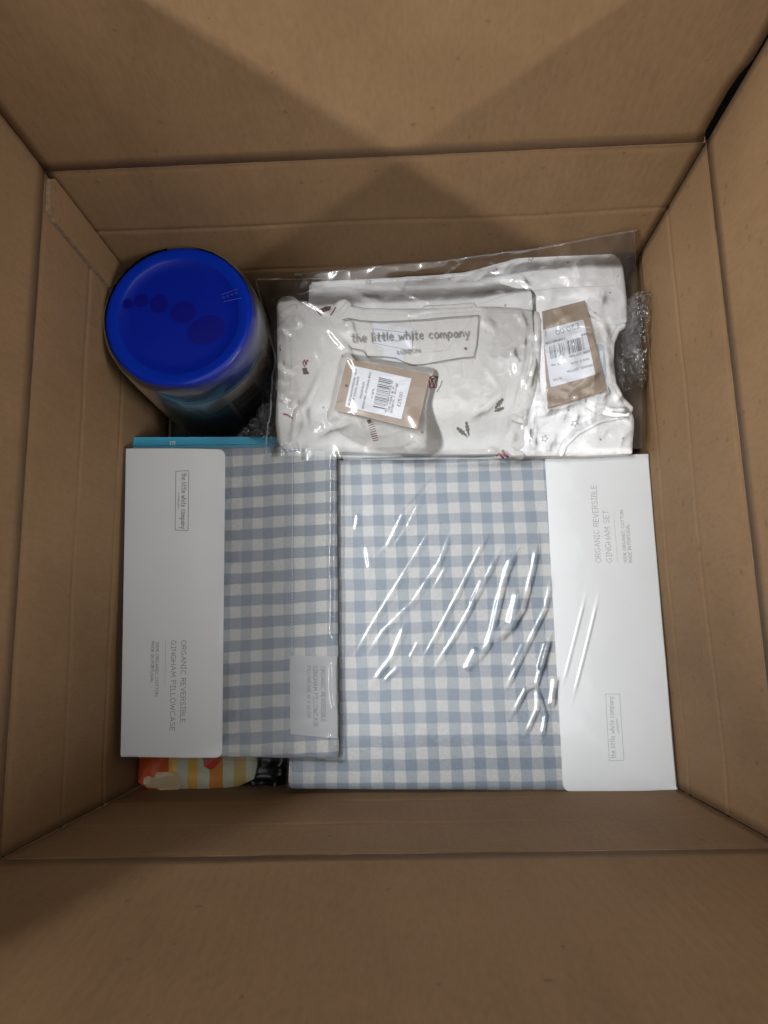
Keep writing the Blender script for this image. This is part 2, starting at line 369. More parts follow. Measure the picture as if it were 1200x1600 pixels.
def gingham(name, pu, pv, ou, ov, white, mid_u, mid_v, both):
    """woven check: UV in metres, colour period pu across and pv along"""
    m_, nt, N, L, b = new_mat(name)
    uv = N.new('ShaderNodeUVMap'); uv.uv_map = 'UVMap'; sp = N.new('ShaderNodeSeparateXYZ')
    tc = N.new('ShaderNodeTexCoord')
    no = N.new('ShaderNodeTexNoise'); no.inputs['Scale'].default_value = .5; L.new(uv.outputs[0], no.inputs['Vector'])
    ma = N.new('ShaderNodeMixRGB'); ma.inputs[0].default_value = .16; L.new(uv.outputs[0], ma.inputs[1]); L.new(no.outputs['Color'], ma.inputs[2])
    L.new(ma.outputs[0], sp.inputs[0])
    def band(sock, per, off):
        a = N.new('ShaderNodeMath'); a.operation = 'MULTIPLY_ADD'; a.inputs[1].default_value = 1/per; a.inputs[2].default_value = off; L.new(sock, a.inputs[0])
        f = N.new('ShaderNodeMath'); f.operation = 'PINGPONG'; f.inputs[1].default_value = .5; L.new(a.outputs[0], f.inputs[0])
        r = ramp(N, [(.23, (0, 0, 0)), (.27, (1, 1, 1))]); L.new(f.outputs[0], r.inputs[0]); return r.outputs[0]
    bu = band(sp.outputs[0], pu, ou); bv = band(sp.outputs[1], pv, ov)
    def mix(f, a, c):
        x = N.new('ShaderNodeMix'); x.data_type = 'RGBA'; L.new(f, x.inputs[0])
        for s_, q in ((6, a), (7, c)):
            if isinstance(q, tuple): x.inputs[s_].default_value = (*q, 1)
            else: L.new(q, x.inputs[s_])
        return x.outputs[2]
    top = mix(bu, white, mid_u); bot = mix(bu, mid_v, both); col = mix(bv, top, bot)
    n2 = N.new('ShaderNodeTexNoise'); n2.inputs['Scale'].default_value = 700; n2.inputs['Detail'].default_value = 2; L.new(tc.outputs['Object'], n2.inputs['Vector'])
    r2 = ramp(N, [(.3, (.88, .88, .88)), (.7, (1.06, 1.06, 1.06))]); L.new(n2.outputs['Fac'], r2.inputs[0])
    mm = N.new('ShaderNodeMix'); mm.data_type = 'RGBA'; mm.blend_type = 'MULTIPLY'; mm.inputs[0].default_value = 1; L.new(col, mm.inputs[6]); L.new(r2.outputs[0], mm.inputs[7])
    L.new(mm.outputs[2], b.inputs['Base Color']); b.inputs['Roughness'].default_value = .85; b.inputs['Specular IOR Level'].default_value = .2
    bp = N.new('ShaderNodeBump'); bp.inputs['Strength'].default_value = .25; bp.inputs['Distance'].default_value = .0004
    L.new(n2.outputs['Fac'], bp.inputs['Height']); L.new(bp.outputs['Normal'], b.inputs['Normal'])
    return m_
M = {}
M['card'] = cardboard()
M['edge'] = plain('cardboard_cut_edge', (.21, .14, .08), .85, .25, 260, .6, 500)
M['floor'] = plain('dark_floor', (.0015, .0015, .0015), .9, .2, 20, 0, 300, .0)
M['white_card'] = plain('white_uncoated_card', (.84, .845, .85), .55, .015, 30, .06, 500, .4)
M['film'] = film('clear_film', haze=.02, gain=.75)
M['film_bag'] = film('clear_soft_bag_film', haze=.022, rough=.09, gain=1.6, soft=.5, tint=(.99, .99, .99))
M['film_crisp'] = film('crisp_clear_film', haze=.015, rough=.10, gain=2.0, soft=.55)
M['cream'] = jersey('cream_cotton_jersey', (.68, .67, .635))
M['white_cotton'] = jersey('white_cotton_jersey', (.92, .92, .915))
M['inner_cotton'] = plain('pale_blue_inner_label_cloth', (.60, .70, .76), .9, .05, 60, .2, 800, .15)
M['kraft'] = plain('kraft_tag_card', (.34, .262, .20), .8, .06, 120, .15, 600, .25)
M['sticker'] = plain('white_sticker_paper', (.70, .72, .76), .5, .02, 80, .0)
M['ink'] = plain('grey_ink', (.17, .17, .18), .7, .1, 200)
M['ink_pale'] = plain('pale_grey_ink', (.40, .40, .405), .7, .05, 200)
M['ink_dark'] = plain('dark_ink', (.025, .025, .03), .6, .1, 200)
M['bag_ink'] = plain('grey_bag_print', (.23, .225, .22), .6, .1, 200)
M['red'] = plain('dark_red_thread', (.20, .018, .022), .8, .3, 900, .3, 1500)
M['brown_thread'] = plain('brown_thread', (.10, .055, .045), .8, .3, 900, .3, 1500)
M['olive'] = plain('olive_thread', (.062, .066, .030), .8, .35, 900, .3, 1500)
M['grey_thread'] = plain('grey_blue_thread', (.30, .34, .38), .8, .15, 900)
M['lid_blue'] = plain('royal_blue_plastic', (.0002, .019, .29), .18, .03, 20, .04, 400, .22)
M['lid_disc'] = plain('deep_blue_plastic', (.0002, .0105, .235), .30, .03, 20, .04, 400, .20)
M['lid_dark'] = plain('navy_blue_print', (.0005, .003, .155), .40, .03, 20, .0, 400, .20)
M['tub_white'] = plain('tub_label_white', (.78, .80, .82), .4, .05, 40)
M['tub_blue'] = plain('tub_label_blue', (.05, .33, .58), .35, .35, 22)
M['tub_lilac'] = plain('tub_label_pale_lilac', (.62, .63, .78), .4, .15, 40)
M['tub_teal'] = plain('tub_label_teal', (.12, .50, .60), .4, .25, 60)
M['tub_gold'] = plain('tub_label_gold', (.55, .36, .15), .4, .1, 60)
M['tub_grey'] = plain('tub_label_grey_print', (.25, .26, .27), .6, .5, 1200)
M['cyan'] = plain('cyan_coated_card', (.045, .33, .50), .4, .04, 60)
M['white_ink'] = plain('white_ink', (.75, .78, .8), .6, .03, 60)
M['black_bag_and_shade'] = plain('black_plastic_and_gap_shade', (.006, .006, .007), .35, .3, 90, .2, 200)  # bag's own black, also colours the added sheet that darkens the gaps
M['pack_red'] = plain('packet_red', (.45, .045, .018), .38, .06, 60)
M['pack_beige'] = plain('packet_beige', (.50, .38, .24), .4, .12, 90)
M['stick_clear'] = film('frosted_label', haze=.55, rough=.35, tint=(.95, .95, .95), gain=.7)

# ------------------------------------------------------------------ setting: the floor the box stands on
obj('floor', [(-9, -9, -.012), (9, -9, -.012), (9, 9, -.012), (-9, 9, -.012)], [(0, 1, 2, 3)], M['floor'], None, False)['kind'] = 'structure'

# ------------------------------------------------------------------ cardboard box
XW, XE, YN, YS, RIM = -.2484, .2114, .333, -.1207, .275
box = empty('cardboard_box', ((XW+XE)/2, (YN+YS)/2, -.008), 'large open brown cardboard carton seen from above with its flaps up', 'carton')
CREASES = (.198, .128)
def groove(z, c, depth=.0006, w=.0024):
    return depth*np.exp(-((z-c)/w)**2) - .3*depth*np.exp(-((z-c-2.4*w)/(1.8*w))**2) - .2*depth*np.exp(-((z-c+2.4*w)/(1.8*w))**2)
def board(name, a0, a1, z0, z1, place, creases=(), lean=0.0, seed=0, th=.0045, warp=.0022, e0=0.0, e1=0.0, notch=None):
    """one panel of board; place(a, z, n) -> xyz with n metres outward from the inner face"""
    zs = set(np.arange(z0, z1, .012)) | {z0, z1}
    for c in creases: zs |= set(c+np.arange(-.009, .0095, .0009))
    zs = np.array(sorted(z for z in zs if z0-1e-9 <= z <= z1+1e-9)); aa = np.linspace(a0, a1, 61)
    A, Z = np.meshgrid(aa, zs)
    # uneven ends: e0/e1 pull the ends in above z0
    k = (A-a0)/(a1-a0); pull0 = e0*np.ones_like(Z); pull1 = e1*np.ones_like(Z)
    if notch is not None: pull1 = notch(Z)
    A = A+pull0*(1-k)-pull1*k
    n = np.zeros_like(A)
    for i, c in enumerate(creases):
        cc = c+.0022*(vn(A, A*0, .11, seed+40+i)-.5)
        n += (.45 if c > .25 else 1)*(.5+.8*vn(A, A*0, .05, seed+60+i))*groove(Z, cc)
    edge = np.minimum(np.minimum(A-A.min(), A.max()-A)/.03, 1).clip(0, 1)*np.clip(np.minimum(Z-z0, z1-Z)/.03, 0, 1)
    n += warp*fbm(A, Z, .16, seed, 3)*edge*2 + .0005*fbm(A, Z, .02, seed+7, 2)
    n += (Z-z0)*math.tan(lean)
    nv_, nu_ = A.shape; V = []; F = []
    for layer in (0, 1):
        V += [place(a, z, q+(th if layer else 0)) for a, z, q in zip(A.ravel(), Z.ravel(), n.ravel())]
    off = nv_*nu_; mi = []
    for i in range(nv_-1):
        for j in range(nu_-1):
            p = i*nu_+j; F.append((p, p+1, p+nu_+1, p+nu_)); mi.append(0)
            q = off+p; F.append((q, q+nu_, q+nu_+1, q+1)); mi.append(0)
    loop = list(range(nu_))+[i*nu_+nu_-1 for i in range(1, nv_)]+[(nv_-1)*nu_+j for j in range(nu_-2, -1, -1)]+[i*nu_ for i in range(nv_-2, 0, -1)]
    for i in range(len(loop)):
        a, b_ = loop[i], loop[(i+1) % len(loop)]; F.append((a, off+a, off+b_, b_)); mi.append(1)
    o = obj(name, V, F, None, box, True, None, [M['card'], M['edge']], mi)
    o.data.polygons.foreach_set('use_smooth', [k == 0 for k in mi]); return o
pN = lambda a, z, n: (a, YN+n, z)
pS = lambda a, z, n: (-a, YS-n, z)
pW = lambda a, z, n: (XW-n, a, z)
pE = lambda a, z, n: (XE+n, -a, z)
R = math.radians
for nm, a0, a1, pl, sd in (('N', XW, XE, pN, 1), ('S', -XE, -XW, pS, 2), ('W', YS+.0006, YN-.0006, pW, 3), ('E', -YN+.0006, -YS-.0006, pE, 4)):
    board('wall', a0, a1, 0.0, RIM-.0002, pl, CREASES+(RIM-.003,), 0, sd)
g = .0025
board('flap', XW+.0008, XE-.0006, RIM+.0002, RIM+.235, pN, (), R(.3), 11, notch=lambda z: np.interp(z, [RIM, RIM+.008, RIM+.046, RIM+.060, RIM+.067, .6], [.001, .0040, .0043, .0030, .0, .0]))
board('flap', -XE-.004, -XW+.006, RIM+.0002, RIM+.235, pS, (), R(5), 12, e0=.0, e1=.0)
board('flap', YS+.001, YN+.0035, RIM+.0002, RIM+.258, pW, (), R(.6), 13)
board('flap', -YN+.0006, -YS-.001, RIM+.0002, RIM+.200, pE, (), R(.2), 14)
# fold at the rim: a rounded strip of liner joining each wall to its flap
for a0, a1, pl in ((XW+.003, XE-.003, pN), (-XE+.003, -XW-.003, pS), (YS+.003, YN-.003, pW), (-YN+.003, -YS-.003, pE)):
    V = []; F = []; n = 60
    for i in range(n+1):
        a = a0+(a1-a0)*i/n
        for z, q in ((RIM-.006, .0030), (RIM-.0012, .0006), (RIM+.0012, .0006), (RIM+.006, .0036)): V.append(pl(a, z, q))
    for i in range(n):
        for j in range(3): b_ = i*4+j; F.append((b_, b_+4, b_+5, b_+1))
    obj('fold_strip', V, F, M['card'], box)
# glue tab on the left wall beside the far corner
tabp = [(.3325, .002), (.3325, .268), (.3285, .2735), (.3045, .2725), (.3015, .262), (.3000, .002)]
V = [(XW+.0003, y, z) for y, z in tabp]+[(XW+.0036, y, z) for y, z in tabp]; n = len(tabp)
F = [tuple(range(n, 2*n)), tuple(reversed(range(n)))]+[(i, (i+1) % n, n+(i+1) % n, n+i) for i in range(n)]
obj('glue_tab', V, F, None, box, False, None, [M['card'], M['edge']], [0, 0]+[1]*n)
for k, (y0, y1) in enumerate(((YS-.004, .105), (.107, YN+.004))):
    V = [(x, y, z) for z in (-.006, -.0015) for x, y in ((XW-.004, y0), (XE+.004, y0), (XE+.004, y1), (XW-.004, y1))]
    obj('bottom_flap', V, [(0, 3, 2, 1), (4, 5, 6, 7), (0, 1, 5, 4), (1, 2, 6, 5), (2, 3, 7, 6), (3, 0, 4, 7)], M['card'], box, False)

# ------------------------------------------------------------------ lathe helper
def lathe(name, prof, cx, cy, mat, parent, seg=96, wob=None):
    V = []; F = []
    for r, z in prof:
        for k in range(seg):
            a = 2*math.pi*k/seg; rr = r+(wob(a, z) if wob else 0)
            V.append((cx+rr*math.cos(a), cy+rr*math.sin(a), z))
    for i in range(len(prof)-1):
        for k in range(seg):
            k2 = (k+1) % seg; F.append((i*seg+k, i*seg+k2, (i+1)*seg+k2, (i+1)*seg+k))
    if prof[-1][0] < .006: F.append(tuple((len(prof)-1)*seg+k for k in range(seg)))
    return obj(name, V, F, mat, parent)
# ------------------------------------------------------------------ blue-lidded tub
TX, TY = -.1836, .2692
tub = empty('formula_tub', (TX, TY, 0), 'round baby milk tub with royal blue lid in the far left corner', 'tub')
lathe('tub_body', [(.004, .0005), (.060, .0005), (.0643, .004), (.0646, .08), (.0645, .141), (.0630, .1435), (.055, .1440)], TX, TY, M['tub_blue'], tub)
lid = lathe('lid', [(.0605, .141), (.0636, .1412), (.0638, .145), (.0637, .1545), (.0633, .1570), (.0634, .160), (.0632, .1670), (.0622, .1718), (.0605, .1744), (.0585, .1753), (.0560, .1751), (.0512, .1746), (.0500, .1741)], TX, TY, M['lid_blue'], tub)
lathe('lid_disc', [(.0500, .1741), (.0492, .1736), (.040, .1733), (.02, .1730), (.004, .1730)], TX, TY, M['lid_disc'], lid)
def disc(name, p, rx, ry, rz, z, mat, parent):
    V = []; F = []; n = 28
    for r, h in ((1, 0), (.6, .00002), (.0, .00002)):
        for k in range(n):
            a = 2*math.pi*k/n; x, y = rx*r*math.cos(a), ry*r*math.sin(a)
            V.append((p[0]+x*math.cos(rz)-y*math.sin(rz), p[1]+x*math.sin(rz)+y*math.cos(rz), z+h))
    for i in range(2):
        for k in range(n): F.append((i*n+k, i*n+(k+1) % n, (i+1)*n+(k+1) % n, (i+1)*n+k))
    return obj(name, V, F, mat, parent)
for p, rx, ry, rz in (((-0.2268, 0.2823), .0046, .0046, 0), ((-0.2156, 0.2847), .0060, .0058, 0), ((-0.2005, 0.2812), .0074, .0080, 0), ((-0.1799, 0.2730), .0104, .0096, .3), ((-0.1604, 0.2565), .0158, .0120, .35)):
    disc('toe_print', p, rx, ry, rz, .17365, M['lid_dark'], lid)
def wrap(name, t0, t1, z0, z1, mat, r=.0634, zf=None, nz=8):
    V = []; F = []; n = max(4, int(abs(t1-t0)/3))
    for i in range(n+1):
        t = math.radians(t0+(t1-t0)*i/n)
        for j in range(nz+1):
            za, zb_ = (zf(i/n) if zf else (z0, z1)); z = za+(zb_-za)*j/nz
            V.append((TX+r*math.cos(t), TY+r*math.sin(t), z))
    for i in range(n):
        for j in range(nz): a = i*(nz+1)+j; F.append((a, a+nz+1, a+nz+2, a+1))
    return obj(name, V, F, mat, tub)
wrap('label_panel', -64, 40, .006, .1405, M['tub_white'], .0649)
wrap('label_swoosh', -135, -64, .126, 0.1400, M['tub_lilac'], .0650, zf=lambda k: (.120-.012*math.sin(k*3.1), 0.1400))
wrap('label_swoosh', -125, -64, .1, .11, M['tub_teal'], .0650, zf=lambda k: (.090+.016*k, .106+.010*k))
wrap('text_panel', -61, -37, .052, .122, M['tub_grey'], .0651)
for zz in (.068, .085, .101): wrap('panel_rule', -61, -37, zz, zz+.0014, M['tub_white'], .0652, nz=1)
# drawn figure on the pale side of the label
def cyl_poly(name, pts, mat, r):
    V = [(TX+r*math.cos(math.radians(t)), TY+r*math.sin(math.radians(t)), z) for t, z in pts]
    return obj(name, V, [tuple(range(len(V)))], mat, tub, False)
cyl_poly('label_figure', [(-24+5.0*math.cos(a), .102+.017*math.sin(a)) for a in np.linspace(0, 6.2, 20)], M['tub_gold'], .0653)
V = []; F = []
for k in range(41):
    a = 2*math.pi*k/40
    for s in (1, .93):
        t = math.radians(-24+12*s*math.cos(a)); V.append((TX+0.0652*math.cos(t), TY+0.0652*math.sin(t), .100+.034*s*math.sin(a)))
for k in range(40): F.append((2*k, 2*k+1, 2*k+3, 2*k+2))
obj('label_outline', V, F, M['tub_gold'], tub, False)
# the end of the product name, on the blue side
st = Strokes(); text(st, 'mil', (0, 0), (.034, 0), .030, .0030, lambda x, y: 0.0, 0, .22)
V = [(TX+0.0652*math.cos(math.radians(-124)+x/.0652), TY+0.0652*math.sin(math.radians(-124)+x/.0652), .066+y) for x, y, z in st.v]
obj('lettering', V, st.f, M['ink_dark'], tub, False)
# shrink film over the tub, drawn over the lid's shoulder
def wobf(a, z):
    c = np.array([math.cos(a)*.06]); s = np.array([math.sin(a)*.06])
    return float(.0009*crumple(c+z*.5, s+z*.9, .022, 3, 2)[0]+.0006)
lathe('shrink_wrap', [(.0655, .012), (.0656, .05), (.0656, .09), (.0658, .130), (.0652, .148), (.0646, .163), (.0636, .1722), (.0608, .1762)], TX, TY, M['film_crisp'], tub, 180, wobf)
q = [(-0.1478, 0.2852), (-0.1341, 0.2897), (-0.1313, 0.2817), (-0.1456, 0.2789)]
st = Strokes()
for a, b_ in ((q[0], q[1]), (q[3], q[2])): st.line([a, b_], .0003, lambda x, y: .1772)
for k in range(4):
    c0 = np.array(q[0])*(1-(k+.3)/4)+np.array(q[1])*(k+.3)/4; c0 = c0+(np.array(q[3])-np.array(q[0]))*.45
    st.line([c0+(.0009*math.cos(t), .0009*math.sin(t)) for t in np.linspace(0, 6.28, 9)], .00018, lambda x, y: .1772)
st.build('seal_print', [plain('seal_print_blue', (.02, .05, .37), .5)], tub)

# ------------------------------------------------------------------ blue carton under the left pack
zc = lambda x, y: .0965+0*x
bl = empty('blue_carton', (-.165, .06, 0), 'flat bright cyan carton edge showing under the left gingham pack', 'carton')
cushion('carton_body', [(-0.2492, 0.1907), (-0.2390, -0.0562), (-0.0897, -0.0591), (-0.0875, 0.1858)], zc, .0955, .0006, .01, M['cyan'], bl)
st = Strokes(); text(st, 'E', (-0.2134, 0.1849), (-0.2133, 0.1813), .0042, .0003, lambda x, y: .0969); st.build('lettering', [M['white_ink']], bl)

# ------------------------------------------------------------------ snack packet and black wrapping in the near left corner
zp = lambda x, y: .072+.010*np.sin(np.clip((y+.118)/.10, 0, 1)*1.57)-.006*np.exp(-((x+.245)/.012)**2)+.0022*fbm(x, y, .03, 6)+.0020*crumple(x, y, .016, 8, 2)
pk = empty('snack_packet', (-.17, -.07, 0), 'red and yellow striped packet in the near left corner under the pack', 'packet')
def stripes():
    m_, nt, N, L, b = new_mat('packet_print')
    uv = N.new('ShaderNodeUVMap'); uv.uv_map = 'UVMap'; sp = N.new('ShaderNodeSeparateXYZ'); L.new(uv.outputs[0], sp.inputs[0])
    red, yel, pale, oran, och = (.50, .072, .014), (.60, .36, .07), (.46, .47, .36), (.50, .20, .05), (.45, .34, .13)
    r = ramp(N, [(0, red), (.285, yel), (.355, pale), (.445, yel), (.525, pale), (.625, oran), (.73, pale), (.82, och), (.92, pale)], 'CONSTANT'); L.new(sp.outputs[0], r.inputs[0])
    L.new(r.outputs[0], b.inputs['Base Color']); b.inputs['Roughness'].default_value = .38
    return m_
pa, pb = (-0.2446, -0.1091), (-0.1384, -0.1109)
cushion('packet_body', smooth_loop([(-0.2456, -0.0586), (-0.2430, -0.0932), (-0.2452, -0.1223), (-0.1927, -0.1226), (-0.1417, -0.1182), (-0.1363, -0.0977), (-0.1388, -0.0606)], 1), zp, .071, .004, .004, stripes(), pk,
        uvf=lambda x, y: ((x-pa[0])/(pb[0]-pa[0])-.08*(y-pa[1])/.03*.15, y))
st = Strokes(); up = lambda x, y: zp(np.float64(x), np.float64(y))+.0014
st.blob([(-0.1842, -0.0908), (-0.1670, -0.0911), (-0.1685, -0.0974), (-0.1729, -0.1021), (-0.1773, -0.1036), (-0.1818, -0.1009)], up, 0)
st.blob([(-0.2367, -0.1103), (-0.2323, -0.1083), (-0.2267, -0.1100), (-0.2246, -0.1052), (-0.2135, -0.1049), (-0.2056, -0.1077), (-0.2026, -0.1151), (-0.2055, -0.1204), (-0.2200, -0.1207), (-0.2256, -0.1186), (-0.2334, -0.1184), (-0.2375, -0.1147)], up, 1)
st.build('packet_print_shape', [M['pack_red'], M['pack_beige']], pk)
blk = empty('black_wrapping', (-.115, -.09, 0), 'crumpled black plastic bag beside the striped packet, with an added dark sheet below for the shade in the gaps', 'wrapping')
zk = lambda x, y: .066+.010*crumple(x, y, .018, 12, 3)
cushion('crumpled_film', smooth_loop([(-0.1420, -0.0775), (-0.1440, -0.1063), (-0.1406, -0.1112), (-0.1450, -0.1185), (-0.1364, -0.1254), (-0.1163, -0.1257), (-0.1115, -0.1042), (-0.1124, -0.0780)], 1), zk, .060, .006, .003, M['black_bag_and_shade'], blk)

zk2 = lambda x, y: .006+.004*crumple(x, y, .03, 15, 2)
cushion('gap_shade_sheet', [(-.244, -.116), (-.112, -.116), (-.110, .15), (-.11, .20), (-.125, .325), (-.244, .329)], zk2, .0062, .001, .008, M['black_bag_and_shade'], blk)  # added black sheet over the box bottom, stands in for deep shade in gaps
# ------------------------------------------------------------------ right pack: gingham bed set
rp = empty('gingham_bed_set', (.05, .02, 0), 'large blue gingham bed set in glossy creased film with white card on its right', 'bedding pack')
RSW, RSE, RNE, RNW = (-0.1056, -0.1162), (0.2101, -0.1227), (0.2111, 0.1575), (-0.0928, 0.1628)
def zR(x, y):
    cx, cy = (x-.05)/.16, (y-.02)/.14
    return .1042+.0009*np.clip(1-cx**4, 0, 1)*np.clip(1-cy**4, 0, 1)+.0012*fbm(x, y, .09, 21, 2)
def check_uv(O, A, na, B, nb):
    """weave coordinates counted in checks: O is the middle of a white check, A and B the middles of two others"""
    m_ = np.linalg.inv(np.array([np.array(A)-np.array(O), np.array(B)-np.array(O)]))
    def f(x, y):
        st_ = np.stack([x-O[0], y-O[1]], -1)@m_
        return st_[..., 0]*na[0]+st_[..., 1]*nb[0], st_[..., 0]*na[1]+st_[..., 1]*nb[1]
    return f
ging_r = gingham('blue_gingham_large', 1, 1, 0, 0, (.555, .555, .545), (.345, .385, .425), (.335, .37, .41), (.205, .255, .315))
cushion('folded_bedding', round_quad([RSW, RSE, RNE, RNW], [.006]*4, 3), zR, .104, .006, .0035, ging_r, rp, uvf=check_uv((-0.0861, -0.1052), (0.0085, -0.1058), (6, 0), (-0.0268, 0.1275), (4, 15)))
zRc = lambda x, y: zR(x, y)+.0009+.0014*np.sin(np.clip((x-.115)/.10, 0, 1)*3.14)+.0006*fbm(x, y, .06, 23, 2)
cq = [(0.1189, -0.1208), (0.2104, -0.1228), (0.2111, 0.1575), (0.1214, 0.1570)]
rc = cushion('card_band', round_quad(cq, [.007, .001, .001, .001], 5), zRc, .0011, .0003, .005, M['white_card'], rp)
cz = lambda x, y: float(zRc(np.float64(x), np.float64(y)))+.00025
st = Strokes()
text(st, 'ORGANIC REVERSIBLE', (0.1626, 0.0637), (0.1635, 0.1305), .0046, .00022, cz)
text(st, 'GINGHAM SET', (0.1719, 0.0634), (0.1722, 0.1084), .0046, .00022, cz)
text(st, '100% ORGANIC COTTON', (0.1844, 0.0631), (0.1846, 0.1080), .0025, .00019, cz)
text(st, 'MADE IN PORTUGAL', (0.1887, 0.0630), (0.1887, 0.0957), .0025, .00019, cz)
st.line([(0.1764, 0.0628), (0.1766, 0.1066)], .00010, cz)
st.build('lettering', [M['ink_pale']], rc); st = Strokes()
st.line([(0.1580, -0.0448), (0.1694, -0.0450), (0.1688, -0.0970), (0.1570, -0.0973)], .00017, cz, 0, True)
text(st, 'the little white company', (0.1623, -0.0954), (0.1638, -0.0469), .0042, .00019, cz)
text(st, 'LONDON', (0.1666, -0.0762), (0.1662, -0.0647), .0014, .00014, cz)
st.build('logo', [M['ink_pale']], rc)
RID = [  # drawn folds of the film, (polyline, height, width)
 ([(0.0253, 0.1434), (0.0132, 0.1290), (-0.0039, 0.1099), (-0.0177, 0.0832), (-0.0294, 0.0730)], .0011, .0030), ([(0.0143, 0.1279), (-0.0003, 0.0992), (-0.0140, 0.0803)], .0008, .0024),
 ([(0.0290, 0.1101), (0.0037, 0.0710), (-0.0305, 0.0192), (-0.0482, -0.0104)], .0011, .0028), ([(0.0478, 0.1017), (0.0377, 0.0943), (0.0264, 0.0677), (0.0026, 0.0343), (-0.0232, 0.0105), (-0.0392, -0.0122)], .0013, .0032),
 ([(0.0745, 0.1009), (0.0621, 0.0798), (0.0404, 0.0398), (0.0193, 0.0032), (0.0030, -0.0235)], .0011, .0027), ([(0.0818, 0.0842), (0.0686, 0.0590), (0.0471, 0.0221), (0.0352, 0.0029), (0.0129, -0.0289)], .0013, .0031),
 ([(0.0953, 0.0838), (0.0826, 0.0586), (0.0749, 0.0341), (0.0690, 0.0115), (0.0635, -0.0030), (0.0478, -0.0245)], .0016, .0044), ([(0.1103, 0.0834), (0.1052, 0.0607), (0.0947, 0.0262), (0.0836, 0.0085)], .0014, .0034),
 ([(0.1209, 0.0554), (0.1132, 0.0257), (0.1008, 0.0039), (0.0734, -0.0455)], .0012, .0029), ([(0.1191, 0.0103), (0.1092, -0.0139), (0.1021, -0.0354), (0.0930, -0.0398), (0.0787, -0.0633)], .0012, .0028),
 ([(0.1021, -0.0364), (0.1020, -0.0541), (0.0909, -0.0760)], .0010, .0027), ([(0.1028, -0.0410), (0.1078, -0.0613), (0.1042, -0.0788)], .0010, .0027), ([(0.1182, -0.0285), (0.1128, -0.0554)], .0014, .0040),
 ([(0.1480, 0.0387), (0.1358, 0.0005), (0.1227, -0.0388)], .0007, .0016), ([(0.1586, 0.0384), (0.1468, 0.0003), (0.1296, -0.0517)], .0007, .0016),
 ([(-0.0032, 0.0185), (-0.0163, -0.0111), (-0.0337, -0.0325)], .0012, .0038), ([(0.0936, 0.0454), (0.0839, 0.0138), (0.0673, -0.0015)], .0018, .0066), ([(0.0555, -0.0039), (0.0441, -0.0244)], .0018, .0050), ([(0.1137, -0.0000), (0.1053, -0.0257)], .0018, .0045), ([(-0.0101, -0.0180), (-0.0236, -0.0307)], .001, .0030), ([(0.0328, 0.0659), (0.0185, 0.0420)], .001, .0022), ([(0.0625, 0.0543), (0.0502, 0.0305)], .001, .0022), ([(0.0948, 0.0004), (0.0820, -0.0226)], .001, .0026), ([(0.0065, 0.0025), (-0.0020, -0.0130)], .001, .0024),
 ([(-0.0363, 0.0842), (-0.0334, 0.0622)], .0012, .0035), ([(-0.0424, 0.1122), (-0.0454, 0.0967)], .0008, .0030),
]
def zfilmR(X, Y, Z, U, V):
    z = np.where(X > .112, zR(X, Y)+.0009+.0014*np.sin(np.clip((X-.115)/.10, 0, 1)*3.14)+.0006*fbm(X, Y, .06, 23, 2), zR(X, Y)+.0009)+.0014
    for poly, h, w in RID:
        xm = sum(p[0] for p in poly)/len(poly); w2 = w*.66
        z = z+ridge(X, Y, poly, w2*(.235+1.15*max(0, xm))*1.22, w2, .20)*(.88+.26*vn(X, Y, .014, 37))
    z += .0004*fbm(X*.9+Y*.42, (Y*.9-X*.42)*.3, .014, 31, 2)*np.clip(1-((X-.05)/.13)**2, 0, 1)
    z += .0007*fbm(X, Y, .05, 33, 3)
    d = np.minimum(np.minimum(U, 1-U)*.31, np.minimum(V, 1-V)*.28)
    q = 1-np.clip(d/.003, 0, 1); z = z-.0022*(1-np.sqrt(np.clip(1-q*q, 0, 1)))
    return z
e_ = lambda p, dx, dy: (p[0]+dx, p[1]+dy,   .11)
sheet('clear_bag', [[e_(RSW, -.001, -.0008), e_(RSE, .0006, -.0008)], [e_(RNW, -.001, .0012), e_(RNE, .0008, .0012)]], 520, 470, zfilmR, M['film_crisp'], rp)

# ------------------------------------------------------------------ left pack: gingham pillowcase
lp = empty('gingham_pillowcase', (-.16, .05, .09), 'blue gingham pillowcase in clear sleeve with white card on its left', 'bedding pack')
def zL(x, y): return .1145+.0006*fbm(x, y, .08, 41, 2)
LNW, LNE, LSE, LSW = (-0.2452, 0.1754), (-0.0608, 0.1710), (-0.0617, -0.0910), (-0.2387, -0.0850)
ging_l = gingham('blue_gingham_small', 1, 1, 0, 0, (.53, .525, .515), (.365, .38, .395), (.265, .295, .335), (.205, .237, .285))
cushion('folded_pillowcase', round_quad([LSW, LSE, LNE, LNW], [.004]*4, 3), zL, .0070, .003, .0035, ging_l, lp, uvf=check_uv((-0.1279, 0.1627), (-0.0670, 0.1650), (4, 0), (-0.1279, -0.0737), (0, -15)))
zLc = lambda x, y: zL(x, y)+.0014+.0016*sstep(-.236, -.170, x)*0+.0009*np.sin(np.clip((x+.245)/.085, 0, 1)*3.14)-.0008*sstep(-.185, -.162, x)
lcq = [(-0.2404, -0.0859), (-0.1569, -0.0883), (-0.1584, 0.1712), (-0.2465, 0.1746)]
lc = cushion('card_band', round_quad(lcq, [.001, .006, .007, .001], 5), zLc, .0011, .0003, .004, M['white_card'], lp)
lz = lambda x, y: float(zLc(np.float64(x), np.float64(y)))+.00025
st = Strokes()
text(st, 'ORGANIC REVERSIBLE', (-0.1921, 0.0065), (-0.1914, -0.0596), .0040, .00019, lz)
text(st, 'GINGHAM PILLOWCASE', (-0.2006, 0.0067), (-0.1998, -0.0661), .0040, .00019, lz)
text(st, '100% ORGANIC COTTON', (-0.2137, 0.0060), (-0.2131, -0.0381), .0024, .00016, lz)
